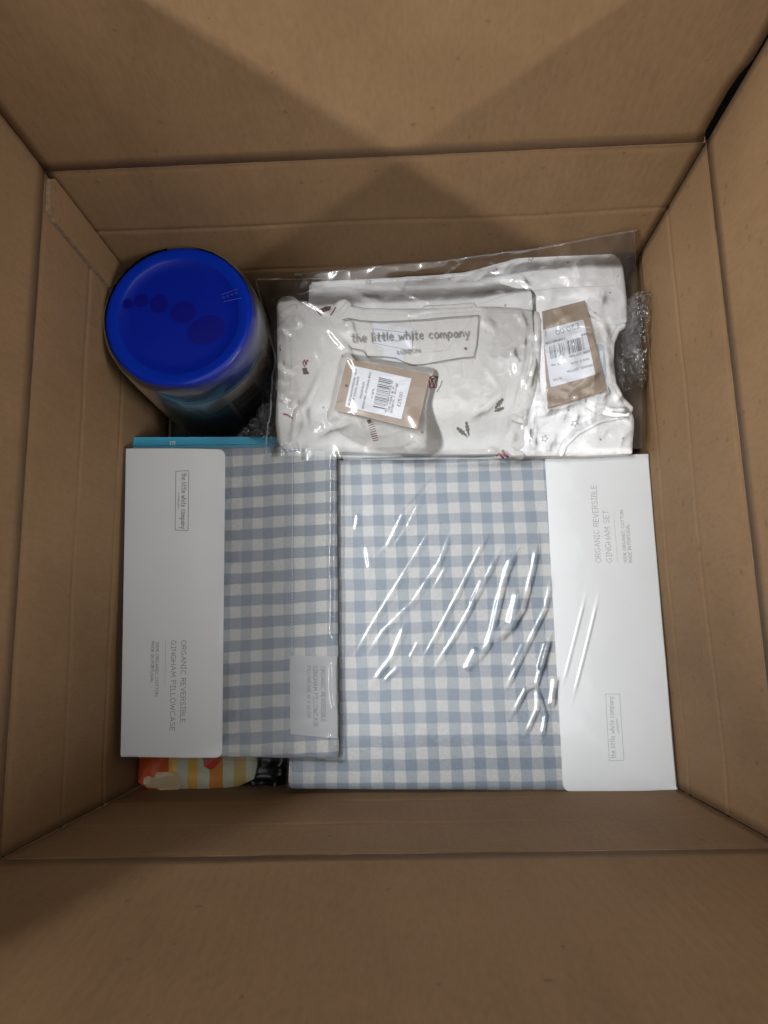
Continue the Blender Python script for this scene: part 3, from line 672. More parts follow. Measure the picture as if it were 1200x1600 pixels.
text(st, 'MADE IN PORTUGAL', (-0.2175, 0.0066), (-0.2172, -0.0271), .0022, .00016, lz)
st.line([(-0.2055, 0.0063), (-0.2052, -0.0295)], .00008, lz)
st.build('lettering', [M['ink']], lc); st = Strokes()
st.line([(-0.2010, 0.1523), (-0.1897, 0.1525), (-0.1890, 0.0997), (-0.2002, 0.1005)], .00022, lz, 0, True)
text(st, 'the little white company', (-0.1959, 0.1501), (-0.1952, 0.1015), .0046, .00022, lz)
text(st, 'LONDON', (-0.1985, 0.1327), (-0.1986, 0.1196), .0013, .00014, lz)
st.build('logo', [M['ink']], lc)
def zfl(x, y): return zL(x, y)+.0030+.0006*fbm(x, y, .04, 45, 3)
sq = [(-0.1007, -0.0704), (-0.0619, -0.0746), (-0.0617, -0.0094), (-0.1012, -0.0080)]
zs_ = lambda x, y: zL(x, y)+.0024
sl = cushion('frosted_sticker', sq, zs_, .0001, 0, .006, M['stick_clear'], lp)
sz = lambda x, y: float(zs_(np.float64(x), np.float64(y)))+.0002
st = Strokes()
text(st, 'ORGANIC REVERSIBLE', (-0.0754, -0.0175), (-0.0752, -0.0613), .0034, .00020, sz)
text(st, 'GINGHAM PILLOWCASE', (-0.0817, -0.0168), (-0.0815, -0.0652), .0034, .00020, sz)
text(st, 'PILLOWCASE 40 X 60 CM', (-0.0865, -0.0167), (-0.0867, -0.0576), .0026, .00016, sz)
st.build('lettering', [M['ink']], sl)
LR = [([(-0.0617, 0.1667), (-0.0623, 0.1108), (-0.0634, 0.0566), (-0.0623, 0.0539), (-0.0639, 0.0041)], .0014, .0022), ([(-0.0652, -0.0139), (-0.0659, -0.0368), (-0.0635, -0.0519)], .0008, .002), ([(-0.0678, -0.0718), (-0.0623, -0.0827)], .0010, .0025)]
def zfilmL(X, Y, Z, U, V):
    z = zfl(X, Y)
    for poly, h, w in LR: z = z+ridge(X, Y, poly, h, w, .06)
    d = np.minimum(1-U, np.minimum(V, 1-V)*1.45)*.19
    q = 1-np.clip(d/.004, 0, 1); z = z-.009*(1-np.sqrt(np.clip(1-q*q, 0, 1)))
    return z
sheet('clear_sleeve', [[(-0.2413, -0.0884, 0.1110), (-0.0592, -0.0950, 0.1210)], [(-0.2507, 0.1783, 0.1110), (-0.0574, 0.1754, 0.1210)]], 150, 200, zfilmL, M['film'], lp, wob=.0012)
st = Strokes()
a, b_ = np.array((-0.0985, 0.1685)), np.array((-0.0991, -0.0055))
for k in range(64): st.line([a+(b_-a)*(k/64), a+(b_-a)*((k+.55)/64)], .00016, lambda x, y: float(zfl(np.float64(x), np.float64(y)))+.0008)
st.build('perforation', [M['white_ink']], lp)

def soft_folds(x, y, n, box_, seed, h=.0007, w=.0042, ang=None):
    return creases(np.atleast_1d(np.asarray(x, float)), np.atleast_1d(np.asarray(y, float)), n, box_, seed, h, w, ang).reshape(np.shape(x))
# ------------------------------------------------------------------ rear garment pack: white with stars
gp = empty('star_sleepsuit_pack', (.1, .25, .08), 'white star print baby sleepsuit in clear bag at the far right, upside-down tag', 'clothing pack')
rear_out = [(-0.0862, 0.3253), (-0.0803, 0.3306), (-0.0384, 0.3307), (0.0425, 0.3308), (0.0993, 0.3360), (0.1442, 0.3378), (0.1818, 0.3406), (0.1881, 0.3360), (0.1961, 0.3277), (0.1974, 0.3064), (0.1977, 0.2824), (0.1972, 0.2706), (0.1890, 0.2666), (0.1844, 0.2568), (0.1817, 0.2365), (0.1819, 0.2149), (0.1870, 0.2014), (0.1945, 0.1901), (0.1967, 0.1812), (0.1948, 0.1639), (0.1934, 0.1532), (0.0364, 0.1593), (-0.0863, 0.1633)]
RF = [([(0.1188, 0.1935), (0.1271, 0.2394), (0.1260, 0.2928)], .004, .006), ([(0.0524, 0.3007), (0.1313, 0.3059), (0.1956, 0.3080)], .0022, .005), ([(0.0983, 0.3183), (0.1549, 0.3232), (0.1941, 0.3233)], .0020, .006), ([(0.1358, 0.2894), (0.1689, 0.2862), (0.1991, 0.2898)], .0024, .006),
      ([(0.1331, 0.1648), (0.1477, 0.1812), (0.1725, 0.1888), (0.1953, 0.1908)], .0024, .0045), ([(0.1270, 0.1527), (0.1362, 0.1703), (0.1614, 0.1835)], .0016, .004), ([(0.1497, 0.2096), (0.1597, 0.1978), (0.1754, 0.1915), (0.1942, 0.1909)], .0026, .0035),
      ([(-0.0471, 0.3194), (0.0076, 0.3152), (0.0537, 0.3183)], .0018, .005), ([(0.1654, 0.2379), (0.1718, 0.2145), (0.1842, 0.1998)], .0016, .0035)]
def gB(x, y):
    z = .1125+.0165*sstep(.055, .115, x)+.055*np.clip(y-.27, 0, 1)*sstep(-.1, .12, x)
    z = z-.008*sstep(.195, .163, y)
    for poly, h, w in RF: z = z+ridge(x, y, poly, h*.6, w*.8)
    z = z-.005*np.exp(-(((x-.178)/.016)**2+((y-.248)/.028)**2))
    return z-.0012+.0022*fbm(x, y, .05, 51, 4)+.0008*fbm(x, y, .009, 53, 2)+soft_folds(x, y, 45, (.08, .205, .16, .33), 15)+soft_folds(x, y, 14, (-.09, .1, .29, .33), 16, ang=.1)
gb = cushion('sleepsuit', smooth_loop(rear_out, 1), gB, .030, .0045, .0024, M['white_cotton'], gp)
def band_tube(name, pts, r, zf, mat, parent, flat=.6, seg=8):
    """a soft rolled band (collar, binding) lying on a surface"""
    pts = resample(list(pts)+list(reversed(pts))[1:-1], .0025); pts = pts[:len(pts)//2+1]; V = []; F = []
    for i, p in enumerate(pts):
        t = pts[min(i+1, len(pts)-1)]-pts[max(i-1, 0)]; t /= np.linalg.norm(t)+1e-9; nn = np.array([-t[1], t[0]]); z = float(zf(np.float64(p[0]), np.float64(p[1])))
        rr = r*(.35 if i in (0, len(pts)-1) else 1)
        for k in range(seg):
            a = 2*math.pi*k/seg; V.append((p[0]+nn[0]*rr*math.cos(a), p[1]+nn[1]*rr*math.cos(a), z+rr*flat*math.sin(a)))
    for i in range(len(pts)-1):
        for k in range(seg): F.append((i*seg+k, (i+1)*seg+k, (i+1)*seg+(k+1) % seg, i*seg+(k+1) % seg))
    F += [tuple(range(seg)), tuple(reversed(range((len(pts)-1)*seg, len(pts)*seg)))]
    return obj(name, V, F, mat, parent)
cB = lambda x, y: gB(x, y)-.0006
band_tube('collar_band', smooth_loop([(0.1959, 0.2711), (0.1868, 0.2667), (0.1815, 0.2552), (0.1790, 0.2366), (0.1790, 0.2158), (0.1843, 0.2008), (0.1936, 0.1897)], 0), .0042, lambda x, y: gB(x, y)-.003, M['white_cotton'], gb)
band_tube('shoulder_binding', [(0.1491, 0.2077), (0.1539, 0.1984), (0.1641, 0.1913), (0.1773, 0.1880), (0.1923, 0.1880)], .0034, cB, M['white_cotton'], gb, .45)
band_tube('shoulder_binding', [(0.1320, 0.1543), (0.1370, 0.1641), (0.1473, 0.1738), (0.1662, 0.1827), (0.1907, 0.1870)], .0022, cB, M['white_cotton'], gb, .45)
band_tube('shoulder_binding', [(0.1549, 0.2906), (0.1652, 0.2795), (0.1785, 0.2736), (0.1966, 0.2723)], .0030, cB, M['white_cotton'], gb, .4)
bs = lambda x, y: float(gB(np.float64(x), np.float64(y)))+.0004
st = Strokes(); st.blob([(0.1631, 0.2512), (0.1747, 0.2525), (0.1746, 0.2223), (0.1686, 0.2070), (0.1588, 0.2143)], bs); st.build('neck_label', [M['inner_cotton']], gb)
def star(st, p, r, zf, mi, fill=False):
    pts = [(p[0]+(r if k % 2 == 0 else r*.45)*math.cos(1.57+k*math.pi/5+p[0]*40), p[1]+(r if k % 2 == 0 else r*.45)*math.sin(1.57+k*math.pi/5+p[0]*40)) for k in range(10)]
    if fill: st.blob(pts, zf, mi)
    else: st.line(pts, .00028, zf, mi, True)
st = Strokes()
for p, r, fl in (((0.1151, 0.3317), .0026, 0), ((0.1471, 0.3261), .0012, 1), ((0.0440, 0.3238), .0012, 1), ((0.0859, 0.3273), .0013, 1), ((0.1850, 0.3319), .0026, 0), ((0.1902, 0.3127), .0011, 1), ((0.1823, 0.2974), .0012, 1), ((0.1441, 0.1810), .0030, 0), ((0.1191, 0.1698), .0030, 0),
               ((0.1666, 0.1676), .0014, 1), ((0.1855, 0.1681), .0012, 1), ((0.1120, 0.2105), .0012, 1), ((0.1395, 0.1926), .0013, 1), ((-0.0297, 0.3253), .0030, 0), ((-0.0407, 0.3289), .0012, 1), ((0.0916, 0.2922), .0014, 1), ((0.1677, 0.2789), .0016, 0)):
    st = Strokes(); star(st, p, r, bs, 0, fl); st.build('star_print', [M['grey_thread']], gb)
M['seam'] = plain('seam_thread', (.55, .54, .51), .9, .1, 500)
def seam(pts, zf, parent):
    """a row of machine stitches"""
    pts = np.array(pts, float); L_ = np.r_[0, np.cumsum(np.linalg.norm(np.diff(pts, axis=0), axis=1))]; q = Strokes(); t = 0
    at = lambda d: np.array([np.interp(d, L_, pts[:, 0]), np.interp(d, L_, pts[:, 1])])
    while t < L_[-1]-.002: q.line([at(t), at(t+.0015)], .00016, zf); t += .0023
    q.build('seam', [M['seam']], parent)
for k in ([(0.1467, 0.2051), (0.1524, 0.1946), (0.1643, 0.1868), (0.1786, 0.1835), (0.1926, 0.1836)], [(0.1283, 0.1560), (0.1338, 0.1670), (0.1459, 0.1784), (0.1660, 0.1873)], [(0.1520, 0.2884), (0.1633, 0.2760), (0.1782, 0.2694), (0.1919, 0.2683)], [(0.0522, 0.2959), (0.0974, 0.3013), (0.1423, 0.3030), (0.1947, 0.3038)], [(-0.0729, 0.3244), (-0.0152, 0.3226), (0.0424, 0.3251), (0.0941, 0.3309)]): seam(k, bs, gb)
# swing tag with barcode sticker, upside down
def gtag(x, y): return .1335+.05*(y-.24)+.03*(x-.15)
tq = [(0.1215, 0.1937), (0.1718, 0.2072), (0.1582, 0.2879), (0.1214, 0.2799)]
tqB = tq; tg = cushion('swing_tag', tq, gtag, .0006, 0, .008, M['kraft'], gp)
sq2 = [(0.1248, 0.2118), (0.1632, 0.2212), (0.1559, 0.2708), (0.1203, 0.2629)]
st = Strokes(); sg = lambda x, y: float(gtag(np.float64(x), np.float64(y)))+.0004
sg2 = lambda x, y: sg(x, y)+.00015
st.blob(round_quad(sq2, [.0022]*4, 4), sg, 0)
A0, A1, A3 = (np.array(v) for v in (sq2[0], sq2[1], sq2[3]))
L2 = lambda u, v: A0+(A1-A0)*u+(A3-A0)*v
text(st, '£20.00', L2(.80, .94), L2(.28, .93), .0042, .00022, sg2, 1)
text(st, 'WWW', L2(.97, .74), L2(.82, .74), .0018, .00018, sg2, 1); text(st, 'COMPANY.COM', L2(.46, .77), L2(.03, .77), .0018, .00018, sg2, 1)
text(st, '100% COTTON', L2(.95, .44), L2(.5, .44), .0018, .00018, sg2, 1); text(st, 'ORGANIC COTTON', L2(.97, .19), L2(.40, .20), .0018, .00018, sg2, 1)
scribble(st, L2(.9, .31), L2(.5, .31), .0018, .00016, sg2, 1); scribble(st, L2(.28, .36), L2(.05, .38), .0018, .00016, sg2, 1); scribble(st, L2(.3, .12), L2(.05, .12), .0018, .00016, sg2, 1)
u = .10
while u < .86:
    w = random.choice((.006, .006, .011, .016))
    if not .42 < u < .50: st.line([L2(u, .47), L2(u, .69)], w*.0265, sg2, 1)
    u += w+random.choice((.012, .018, .024))
st.build('barcode_sticker', [M['sticker'], M['ink']], tg)
# bag
BR_ = [([(0.1264, 0.3099), (0.1267, 0.2979), (0.1210, 0.2845), (0.1185, 0.2711), (0.1167, 0.2502)], .0020, .0034), ([(0.1271, 0.2955), (0.1373, 0.2921), (0.1569, 0.2901), (0.1772, 0.2905)], .0014, .0028), ([(0.1195, 0.2611), (0.1325, 0.2676), (0.1438, 0.2736), (0.1535, 0.2797)], .0014, .0030),
       ([(0.1181, 0.2460), (0.1312, 0.2484), (0.1392, 0.2545), (0.1501, 0.2552)], .0016, .0034), ([(0.0764, 0.3239), (0.0933, 0.3159)], .0012, .0026), ([(0.0997, 0.1639), (0.1083, 0.1648), (0.1170, 0.1595), (0.1219, 0.1522)], .0018, .0034), ([(0.1454, 0.3217), (0.1475, 0.3048), (0.1342, 0.3114)], .0010, .0026),
       ([(0.1657, 0.2384), (0.1819, 0.2401)], .0010, .0028), ([(0.1287, 0.2090), (0.1391, 0.2053), (0.1476, 0.2117), (0.1548, 0.2143)], .0012, .0022), ([(0.1445, 0.2051), (0.1473, 0.1993)], .0014, .0026), ([(0.0500, 0.3290), (0.0668, 0.3301), (0.0809, 0.3355)], .0018, .003), ([(0.1541, 0.3426), (0.1732, 0.3436), (0.1842, 0.3455)], .001, .0025),
       ([(0.0420, 0.3257), (0.0136, 0.3239), (-0.0148, 0.3257)], .0010, .003), ([(0.1172, 0.3012), (0.0977, 0.3111), (0.0809, 0.3131)], .0012, .0026)]
def zfilmB(X, Y, Z, U, V):
    z = np.maximum(Z+.0035*np.clip(1-V, 0, 1)**.3, gB(X, Y)+.0008)
    z = np.maximum(z, gtag(X, Y)+.0012-.6*np.where(inside(X, Y, tqB), 0, poly_dist(X, Y, tqB)))
    for poly, h, w in BR_: z = z+ridge(X, Y, poly, w*.42, w*1.05, .3)
    z = z+creases(X, Y, 55, (.10, .205, .16, .335), 5, .0011, .0028)+creases(X, Y, 40, (-.09, .20, .29, .335), 6, .0010, .0024, ang=.3)
    z += .0009*crumple(X, Y, .045, 61, 2)+.0006*crumple(X, Y, .012, 67, 2)*sstep(.45, .7, vn(X, Y, .035, 71))
    d = np.minimum(U, 1-U)*.33; q = 1-np.clip(d/.006, 0, 1)
    return z-.010*q*q
ctrl = [[(-.095, .1585, .114), (.02, .1585, .115), (.11, .1585, .117), (.16, .1585, .120), (.2045, .1585, .118)],
        [(-.100, .24, .117), (.02, .24, .119), (.11, .24, .133), (.16, .24, .138), (.2065, .24, .130)],
        [(-.100, .316, .120), (.02, .3185, .124), (.11, .3185, .134), (.16, .320, .140), (.2060, .318, .136)],
        [(-.096, .3300, .123), (.042, .3300, .137), (.118, .3300, .150), (.16, .3302, .162), (.196, .3302, .173)]]
sheet('clear_bag', ctrl, 420, 280, zfilmB, M['film_bag'], gp, wob=.002)
M['film_edge'] = film('sealed_bag_edge', haze=.11, rough=.10)
def seal(name, pts, wx, wy, wz, parent, seed):
    """the doubled, welded edge of a bag: a narrow wavy strip"""
    pts = np.array(pts, float); n_ = 90; k = len(pts)-1; t = np.linspace(0, k, n_+1); V = []; F = []
    p = np.stack([np.interp(t, range(k+1), pts[:, c]) for c in range(3)], 1)
    p[:, 0] += .004*fbm(p[:, 0], p[:, 1], .022, seed+2, 3)*(1 if abs(wx) > 0 else 0); p[:, 1] += .004*fbm(p[:, 0], p[:, 1], .022, seed+4, 3)*(0 if abs(wx) > 0 or p[0, 1] > .325 else 1); p[:, 2] += .003*fbm(p[:, 0], p[:, 1], .018, seed+6, 3)
    for i in range(n_+1):
        o_ = .0012*(vn(p[i, 0], p[i, 1], .012, seed)-.5); V += [tuple(p[i]+(0, 0, o_)), tuple(p[i]+(wx, wy, wz+o_*1.5))]
    for i in range(n_): F.append((2*i, 2*i+1, 2*i+3, 2*i+2))
    return obj(name, V, F, M['film_edge'], parent)
seal('sealed_edge', [(-.096, .3296, .122), (.042, .3296, .136), (.118, .3296, .149), (.16, .3298, .161), (.196, .3298, .172)], 0, .0012, .0016, gp, 3)

# ------------------------------------------------------------------ front garment pack: cream with stitched Christmas motifs
fp = empty('christmas_sleepsuit_pack', (0, .23, .11), 'cream baby sleepsuit with stitched Christmas motifs in printed clear bag beside the tub', 'clothing pack')
front_out = [(-0.1119, 0.2895), (-0.1131, 0.3042), (-0.1086, 0.3095), (-0.0970, 0.3091), (-0.0900, 0.3010), (-0.0746, 0.2950), (-0.0616, 0.2933), (-0.0581, 0.3004), (-0.0513, 0.3043), (-0.0463, 0.3011), (-0.0440, 0.2945), (-0.0042, 0.2911), (0.0626, 0.2908), (0.0959, 0.2887), (0.1158, 0.2860), (0.1224, 0.2814), (0.1210, 0.2496), (0.1138, 0.2098), (0.1069, 0.1820), (0.1051, 0.1635), (0.0981, 0.1592), (0.0901, 0.1586), (-0.0187, 0.1633), (-0.1069, 0.1691), (-0.1123, 0.1736), (-0.1138, 0.1963), (-0.1097, 0.2303), (-0.1118, 0.2595)]
FF = [([(0.1185, 0.2783), (0.1139, 0.2374), (0.1004, 0.1922), (0.0921, 0.1589)], .0040, .0050), ([(0.1072, 0.2728), (0.1030, 0.2379), (0.0907, 0.1925)], .0022, .004), ([(-0.0446, 0.2904), (0.0068, 0.2847), (0.0625, 0.2872), (0.1117, 0.2781)], .0022, .0050), ([(-0.0380, 0.2812), (0.0121, 0.2762), (0.0731, 0.2784)], -.0014, .005),
      ([(-0.1059, 0.2944), (-0.1002, 0.2582), (-0.1035, 0.2231), (-0.1068, 0.1717)], .0032, .005), ([(-0.0968, 0.2820), (-0.0935, 0.2462), (-0.0974, 0.1998)], -.0016, .004), ([(0.0322, 0.2178), (0.0341, 0.1949), (0.0444, 0.1804), (0.0604, 0.1770)], .0016, .010), ([(0.0704, 0.2395), (0.0682, 0.2050), (0.0712, 0.1879)], -.0010, .003),
      ([(-0.0840, 0.1715), (-0.0510, 0.1806), (-0.0184, 0.1693), (0.0086, 0.1628)], .0018, .008), ([(0.0734, 0.1606), (0.0853, 0.1827), (0.0913, 0.1938)], .0026, .006), ([(-0.0718, 0.2770), (-0.0550, 0.2674), (-0.0387, 0.2433)], -.0016, .006), ([(-0.0221, 0.2426), (0.0058, 0.2503), (0.0495, 0.2399)], -.0012, .010), ([(0.0632, 0.2394), (0.0896, 0.2735), (0.0957, 0.2851)], .0014, .006)]
def gF(x, y):
    z = .1290+.0035*sstep(.15, .24, y)-.0020*sstep(.27, .31, y)-.010*sstep(.205, .163, y)-.006*sstep(-.092, -.120, x)
    for poly, h, w in FF: z = z+ridge(x, y, poly, h*.55, w*.8, .2)
    return z-.0016+.0020*fbm(x, y, .05, 81, 4)+.0008*fbm(x, y, .009, 83, 2)+soft_folds(x, y, 60, (-.12, .125, .16, .31), 17)
gf = cushion('sleepsuit', smooth_loop(front_out, 1), gF, .0165, .0042, .0024, M['cream'], fp)
cF = lambda x, y: gF(x, y)-.0008
band_tube('cuff', [(0.0906, 0.1897), (0.0969, 0.1867), (0.1064, 0.1835)], .0040, cF, M['cream'], gf, .6)
band_tube('cuff', [(0.0874, 0.1652), (0.0934, 0.1583), (0.1019, 0.1558)], .0040, cF, M['cream'], gf, .6)
band_tube('neck_binding', [(0.0181, 0.2890), (0.0348, 0.2895), (0.0626, 0.2908), (0.0645, 0.2824)], .0022, cF, M['cream'], gf, .45)
band_tube('neck_binding', [(-0.1102, 0.2904), (-0.1012, 0.2913), (-0.0921, 0.2969)], .0040, cF, M['cream'], gf, .6)
band_tube('neck_binding', [(-0.0571, 0.2842), (-0.0491, 0.2923), (-0.0456, 0.2982)], .0042, cF, M['cream'], gf, .6)
band_tube('side_seam', [(0.1136, 0.2721), (0.1099, 0.2372), (0.0973, 0.1965)], .0018, lambda x, y: gF(x, y), M['cream'], gf, .35)
fs = lambda x, y: float(gF(np.float64(x), np.float64(y)))+.0004
st = Strokes()
st.blob([(-0.0253, 0.2770), (0.0091, 0.2696), (0.0074, 0.2503), (0.0013, 0.2482), (-0.0001, 0.2383), (-0.0177, 0.2413), (-0.0163, 0.2529), (-0.0246, 0.2568)], fs, 0)
st.line([(-0.0254, 0.2710), (0.0095, 0.2649), (0.0074, 0.2497), (-0.0262, 0.2580)], .00022, lambda x, y: fs(x, y)+.0002, 1, True)
text(st, 'little white', (-0.0222, 0.2620), (0.0059, 0.2550), .0042, .00022, lambda x, y: fs(x, y)+.0002, 1)
st.build('neck_label', [M['sticker'], M['grey_thread']], gf)
for k in ([(0.1097, 0.2786), (0.1041, 0.2378), (0.0920, 0.1959)], [(-0.0379, 0.2865), (0.0067, 0.2823), (0.0623, 0.2836), (0.1036, 0.2796)], [(-0.1019, 0.2870), (-0.0974, 0.2463), (-0.1007, 0.1999), (-0.1024, 0.1715)], [(-0.0378, 0.2966), (-0.0244, 0.2662), (0.0057, 0.2462), (0.0388, 0.2491), (0.0592, 0.2747), (0.0636, 0.2865)], [(0.0906, 0.1847), (0.0984, 0.1805), (0.1053, 0.1791)]): seam(k, fs, gf)
THREAD = [M['red'], M['brown_thread'], M['olive'], M['grey_thread']]
st = Strokes(); S = lambda pts, hw, mi: st.line(pts, hw, fs, mi)
def motif(name):
    """one stitched motif of its own on the cloth"""
    global st
    used = sorted(set(st.m)); st.m = [used.index(k) for k in st.m]
    st.build(name, [THREAD[k] for k in used], gf); st = Strokes()
# 0 red 1 brown 2 olive 3 grey
S([(-0.0757, 0.2914), (-0.0713, 0.2859)], .0005, 0); S([(-0.0582, 0.2931), (-0.0628, 0.2855)], .0005, 0); st.blob([(-0.0735, 0.2914), (-0.0672, 0.2947), (-0.0621, 0.2945), (-0.0633, 0.2909), (-0.0695, 0.2888)], fs, 1); motif('sledge_motif')
S([(-0.0857, 0.2382), (-0.0873, 0.2424), (-0.0857, 0.2447), (-0.0846, 0.2399), (-0.0834, 0.2446), (-0.0818, 0.2422), (-0.0840, 0.2376)], .0005, 0); st.blob([(-0.0879, 0.2371), (-0.0829, 0.2375), (-0.0818, 0.2317), (-0.0868, 0.2313)], fs, 1); motif('present_motif')
S([(-0.1048, 0.1975), (-0.1020, 0.1969), (-0.0976, 0.1938)], .0009, 0); motif('ribbon_motif')
S([(-0.1083, 0.2613), (-0.1077, 0.2554)], .0006, 1); motif('twig_motif')
for k in range(9):
    a = np.array((-0.0297, 0.1875))*(1-k/8)+np.array((-0.0259, 0.1743))*k/8; S([a-(.0024, .0006+.0001*k), a+(.0024, .0010-.0002*k)], .00030, 0)
st.blob([(-0.0332, 0.1893), (-0.0299, 0.1909), (-0.0289, 0.1886), (-0.0316, 0.1876)], fs, 1); motif('scarf_motif')
S([(0.0215, 0.2245), (0.0223, 0.2153), (0.0278, 0.2157), (0.0292, 0.2248), (0.0248, 0.2261), (0.0215, 0.2245), (0.0253, 0.2232), (0.0292, 0.2248)], .00045, 0); S([(0.0223, 0.2159), (0.0242, 0.2239), (0.0256, 0.2157), (0.0280, 0.2231)], .00040, 0); S([(0.0329, 0.2212), (0.0311, 0.2167), (0.0282, 0.2116)], .0006, 3); motif('drum_motif')
for (x, y) in ((0.0146, 0.1786), (-0.0527, 0.2470), (-0.0699, 0.2015)):
    st.blob([(x+.0010*math.cos(t), y+.0010*math.sin(t)) for t in np.linspace(0, 5.6, 8)], fs, 3); motif('dot_motif')
def holly(a, b_, w):
    a = np.array(a[:2]); b_ = np.array(b_[:2]); t = b_-a; nn = np.array([-t[1], t[0]])/np.linalg.norm(t)
    prof = [0, .55, .35, 1, .55, .95, .4, .7, 0]; k = len(prof)-1
    st.blob([a+t*i/k+nn*w*prof[i] for i in range(k+1)]+[a+t*i/k-nn*w*prof[i] for i in range(k-1, 0, -1)], fs, 2)
holly((0.0529, 0.1745), (0.0440, 0.1816), .0022); holly((0.0546, 0.1750), (0.0523, 0.1864), .0020)
for (x, y) in ((0.0529, 0.1739), (0.0546, 0.1750)): st.blob([(x+.0008*math.cos(t), y+.0008*math.sin(t)) for t in np.linspace(0, 5.6, 8)], fs, 0)
motif('holly_motif')
holly((0.0771, 0.1954), (0.0846, 0.2042), .0022); holly((0.0764, 0.1937), (0.0852, 0.1962), .0020); motif('holly_motif')
S([(0.0776, 0.1569), (0.0799, 0.1585), (0.0834, 0.1544)], .0008, 0); S([(0.0832, 0.1611), (0.0847, 0.1572), (0.0873, 0.1554)], .0011, 0); motif('candy_cane_motif')
# swing tag
def gt2(x, y): return .1352+.02*(y-.22)+.01*(x+.03)
tq = [(-0.0602, 0.1975), (0.0101, 0.1776), (0.0226, 0.2260), (-0.0486, 0.2426)]
tqF = tq; tg = cushion('swing_tag', tq, gt2, .0006, 0, .008, M['kraft'], fp)
sq3 = [(-0.0508, 0.2000), (-0.0031, 0.1870), (0.0066, 0.2226), (-0.0426, 0.2360)]
sg = lambda x, y: float(gt2(np.float64(x), np.float64(y)))+.0004
sg2 = lambda x, y: sg(x, y)+.00015
st = Strokes(); st.blob(sq3, sg, 0)
A0, A1, A3 = (np.array(v) for v in (sq3[0], sq3[1], sq3[3])); L3 = lambda u, v: A0+(A1-A0)*u+(A3-A0)*v
text(st, '£25.00', L3(.935, .28), L3(.935, .62), .0026, .00020, sg2, 1)
for uu, v0, v1 in ((.075, .05, .95), (.135, .2, .8), (.25, .25, .7), (.325, .05, .95), (.44, .35, .58), (.77, .12, .72), (.82, .1, .85)): scribble(st, L3(uu, v0), L3(uu, v1), .0017, .00015, sg2, 1)
v = .14
while v < .86:
    w = random.choice((.006, .006, .012, .018)); st.line([L3(.48, v), L3(.685, v)], w*.020, sg2, 1); v += w+random.choice((.010, .016, .022))
scribble(st, L3(.72, .08), L3(.72, .85), .0014, .00014, sg2, 1)
st.build('barcode_sticker', [M['sticker'], M['ink_dark']], tg)
hp = (-0.0494, 0.2185); disc('tag_hole', hp, .0011, .0011, 0, float(gt2(hp[0], hp[1]))+.0002, M['ink_dark'], tg)
# bag and its print
FR_ = [([(-0.1100, 0.3206), (-0.1026, 0.3112), (-0.0896, 0.3028), (-0.0706, 0.2906), (-0.0562, 0.2799)], .0018, .0028), ([(-0.0735, 0.2782), (-0.0619, 0.2683), (-0.0498, 0.2543), (-0.0413, 0.2348), (-0.0404, 0.2232)], .0016, .0028), ([(-0.0700, 0.2368), (-0.0784, 0.2152), (-0.0867, 0.2001), (-0.0852, 0.1819), (-0.0814, 0.1767)], .0014, .0028), ([(-0.0815, 0.1770), (-0.0657, 0.1838), (-0.0476, 0.1883)], .0016, .0030),
       ([(0.0100, 0.1731), (0.0007, 0.1678), (-0.0033, 0.1596)], .0014, .0028), ([(0.0061, 0.1704), (0.0161, 0.1628)], .0014, .0028), ([(0.0871, 0.2126), (0.0690, 0.1963), (0.0525, 0.1884)], .0014, .0028), ([(0.0905, 0.2494), (0.0960, 0.2394), (0.0988, 0.2324)], .0014, .0028),
       ([(0.0939, 0.2821), (0.1020, 0.2788), (0.1077, 0.2633)], .0018, .0034), ([(-0.0517, 0.2791), (-0.0462, 0.2753), (-0.0436, 0.2652)], .0018, .0034), ([(-0.0443, 0.3103), (-0.0291, 0.3084), (-0.0241, 0.3058)], .0014, .003), ([(-0.1119, 0.2807), (-0.1084, 0.2451), (-0.1117, 0.2220), (-0.1154, 0.1991)], .0022, .0032), ([(0.0703, 0.1622), (0.0782, 0.1597)], .0012, .002)]
def filmF(X, Y):
    z = np.where(Y < .3, np.maximum(.1328-.011*sstep(.205, .163, Y), gF(X, Y)+.0008), .1328)-.010*sstep(.298, .316, Y)-.012*sstep(.112, .127, X)-.010*sstep(-.108, -.122, X)-.004*sstep(.158, .150, Y)
    z = np.maximum(z, gt2(X, Y)+.0012-.6*np.where(inside(X, Y, tqF), 0, poly_dist(X, Y, tqF)))
    for poly, h, w in FR_: z = z+ridge(X, Y, poly, w*.42, w*1.05, .3)
    z = z+creases(X, Y, 30, (-.12, .125, .16, .32), 7, .0010, .0030, ang=2.2)+creases(X, Y, 18, (-.125, -.09, .16, .32), 8, .0011, .0026, ang=1.5)+creases(X, Y, 14, (.09, .125, .16, .31), 9, .0011, .0026, ang=1.4)
    amp = .5+1.3*np.exp(-((X+.112)/.016)**2)+.8*np.exp(-((X-.115)/.014)**2)
    return z+.0006*crumple(X, Y, .050, 87, 2)*amp+.0004*crumple(X, Y, .012, 89, 2)*amp*sstep(.5, .72, vn(X, Y, .03, 93))
sheet('clear_bag', [[(-0.1207, 0.1624, 0.1220), (-0.0190, 0.1568, 0.1220), (0.1108, 0.1520, 0.1220)], [(-0.1142, 0.1950, 0.1310), (-0.0069, 0.1913, 0.1310), (0.1103, 0.1872, 0.1310)], [(-0.1099, 0.2460, 0.1340), (0.0055, 0.2416, 0.1340), (0.1182, 0.2373, 0.1340)], [(-0.1170, 0.2853, 0.1330), (0.0066, 0.2803, 0.1330), (0.1248, 0.2785, 0.1330)], [(-0.1298, 0.3247, 0.1250), (0.0078, 0.3200, 0.1250), (0.1289, 0.3124, 0.1250)]], 380, 280, lambda X, Y, Z, U, V: filmF(X, Y), M['film_bag'], fp, wob=.0025)
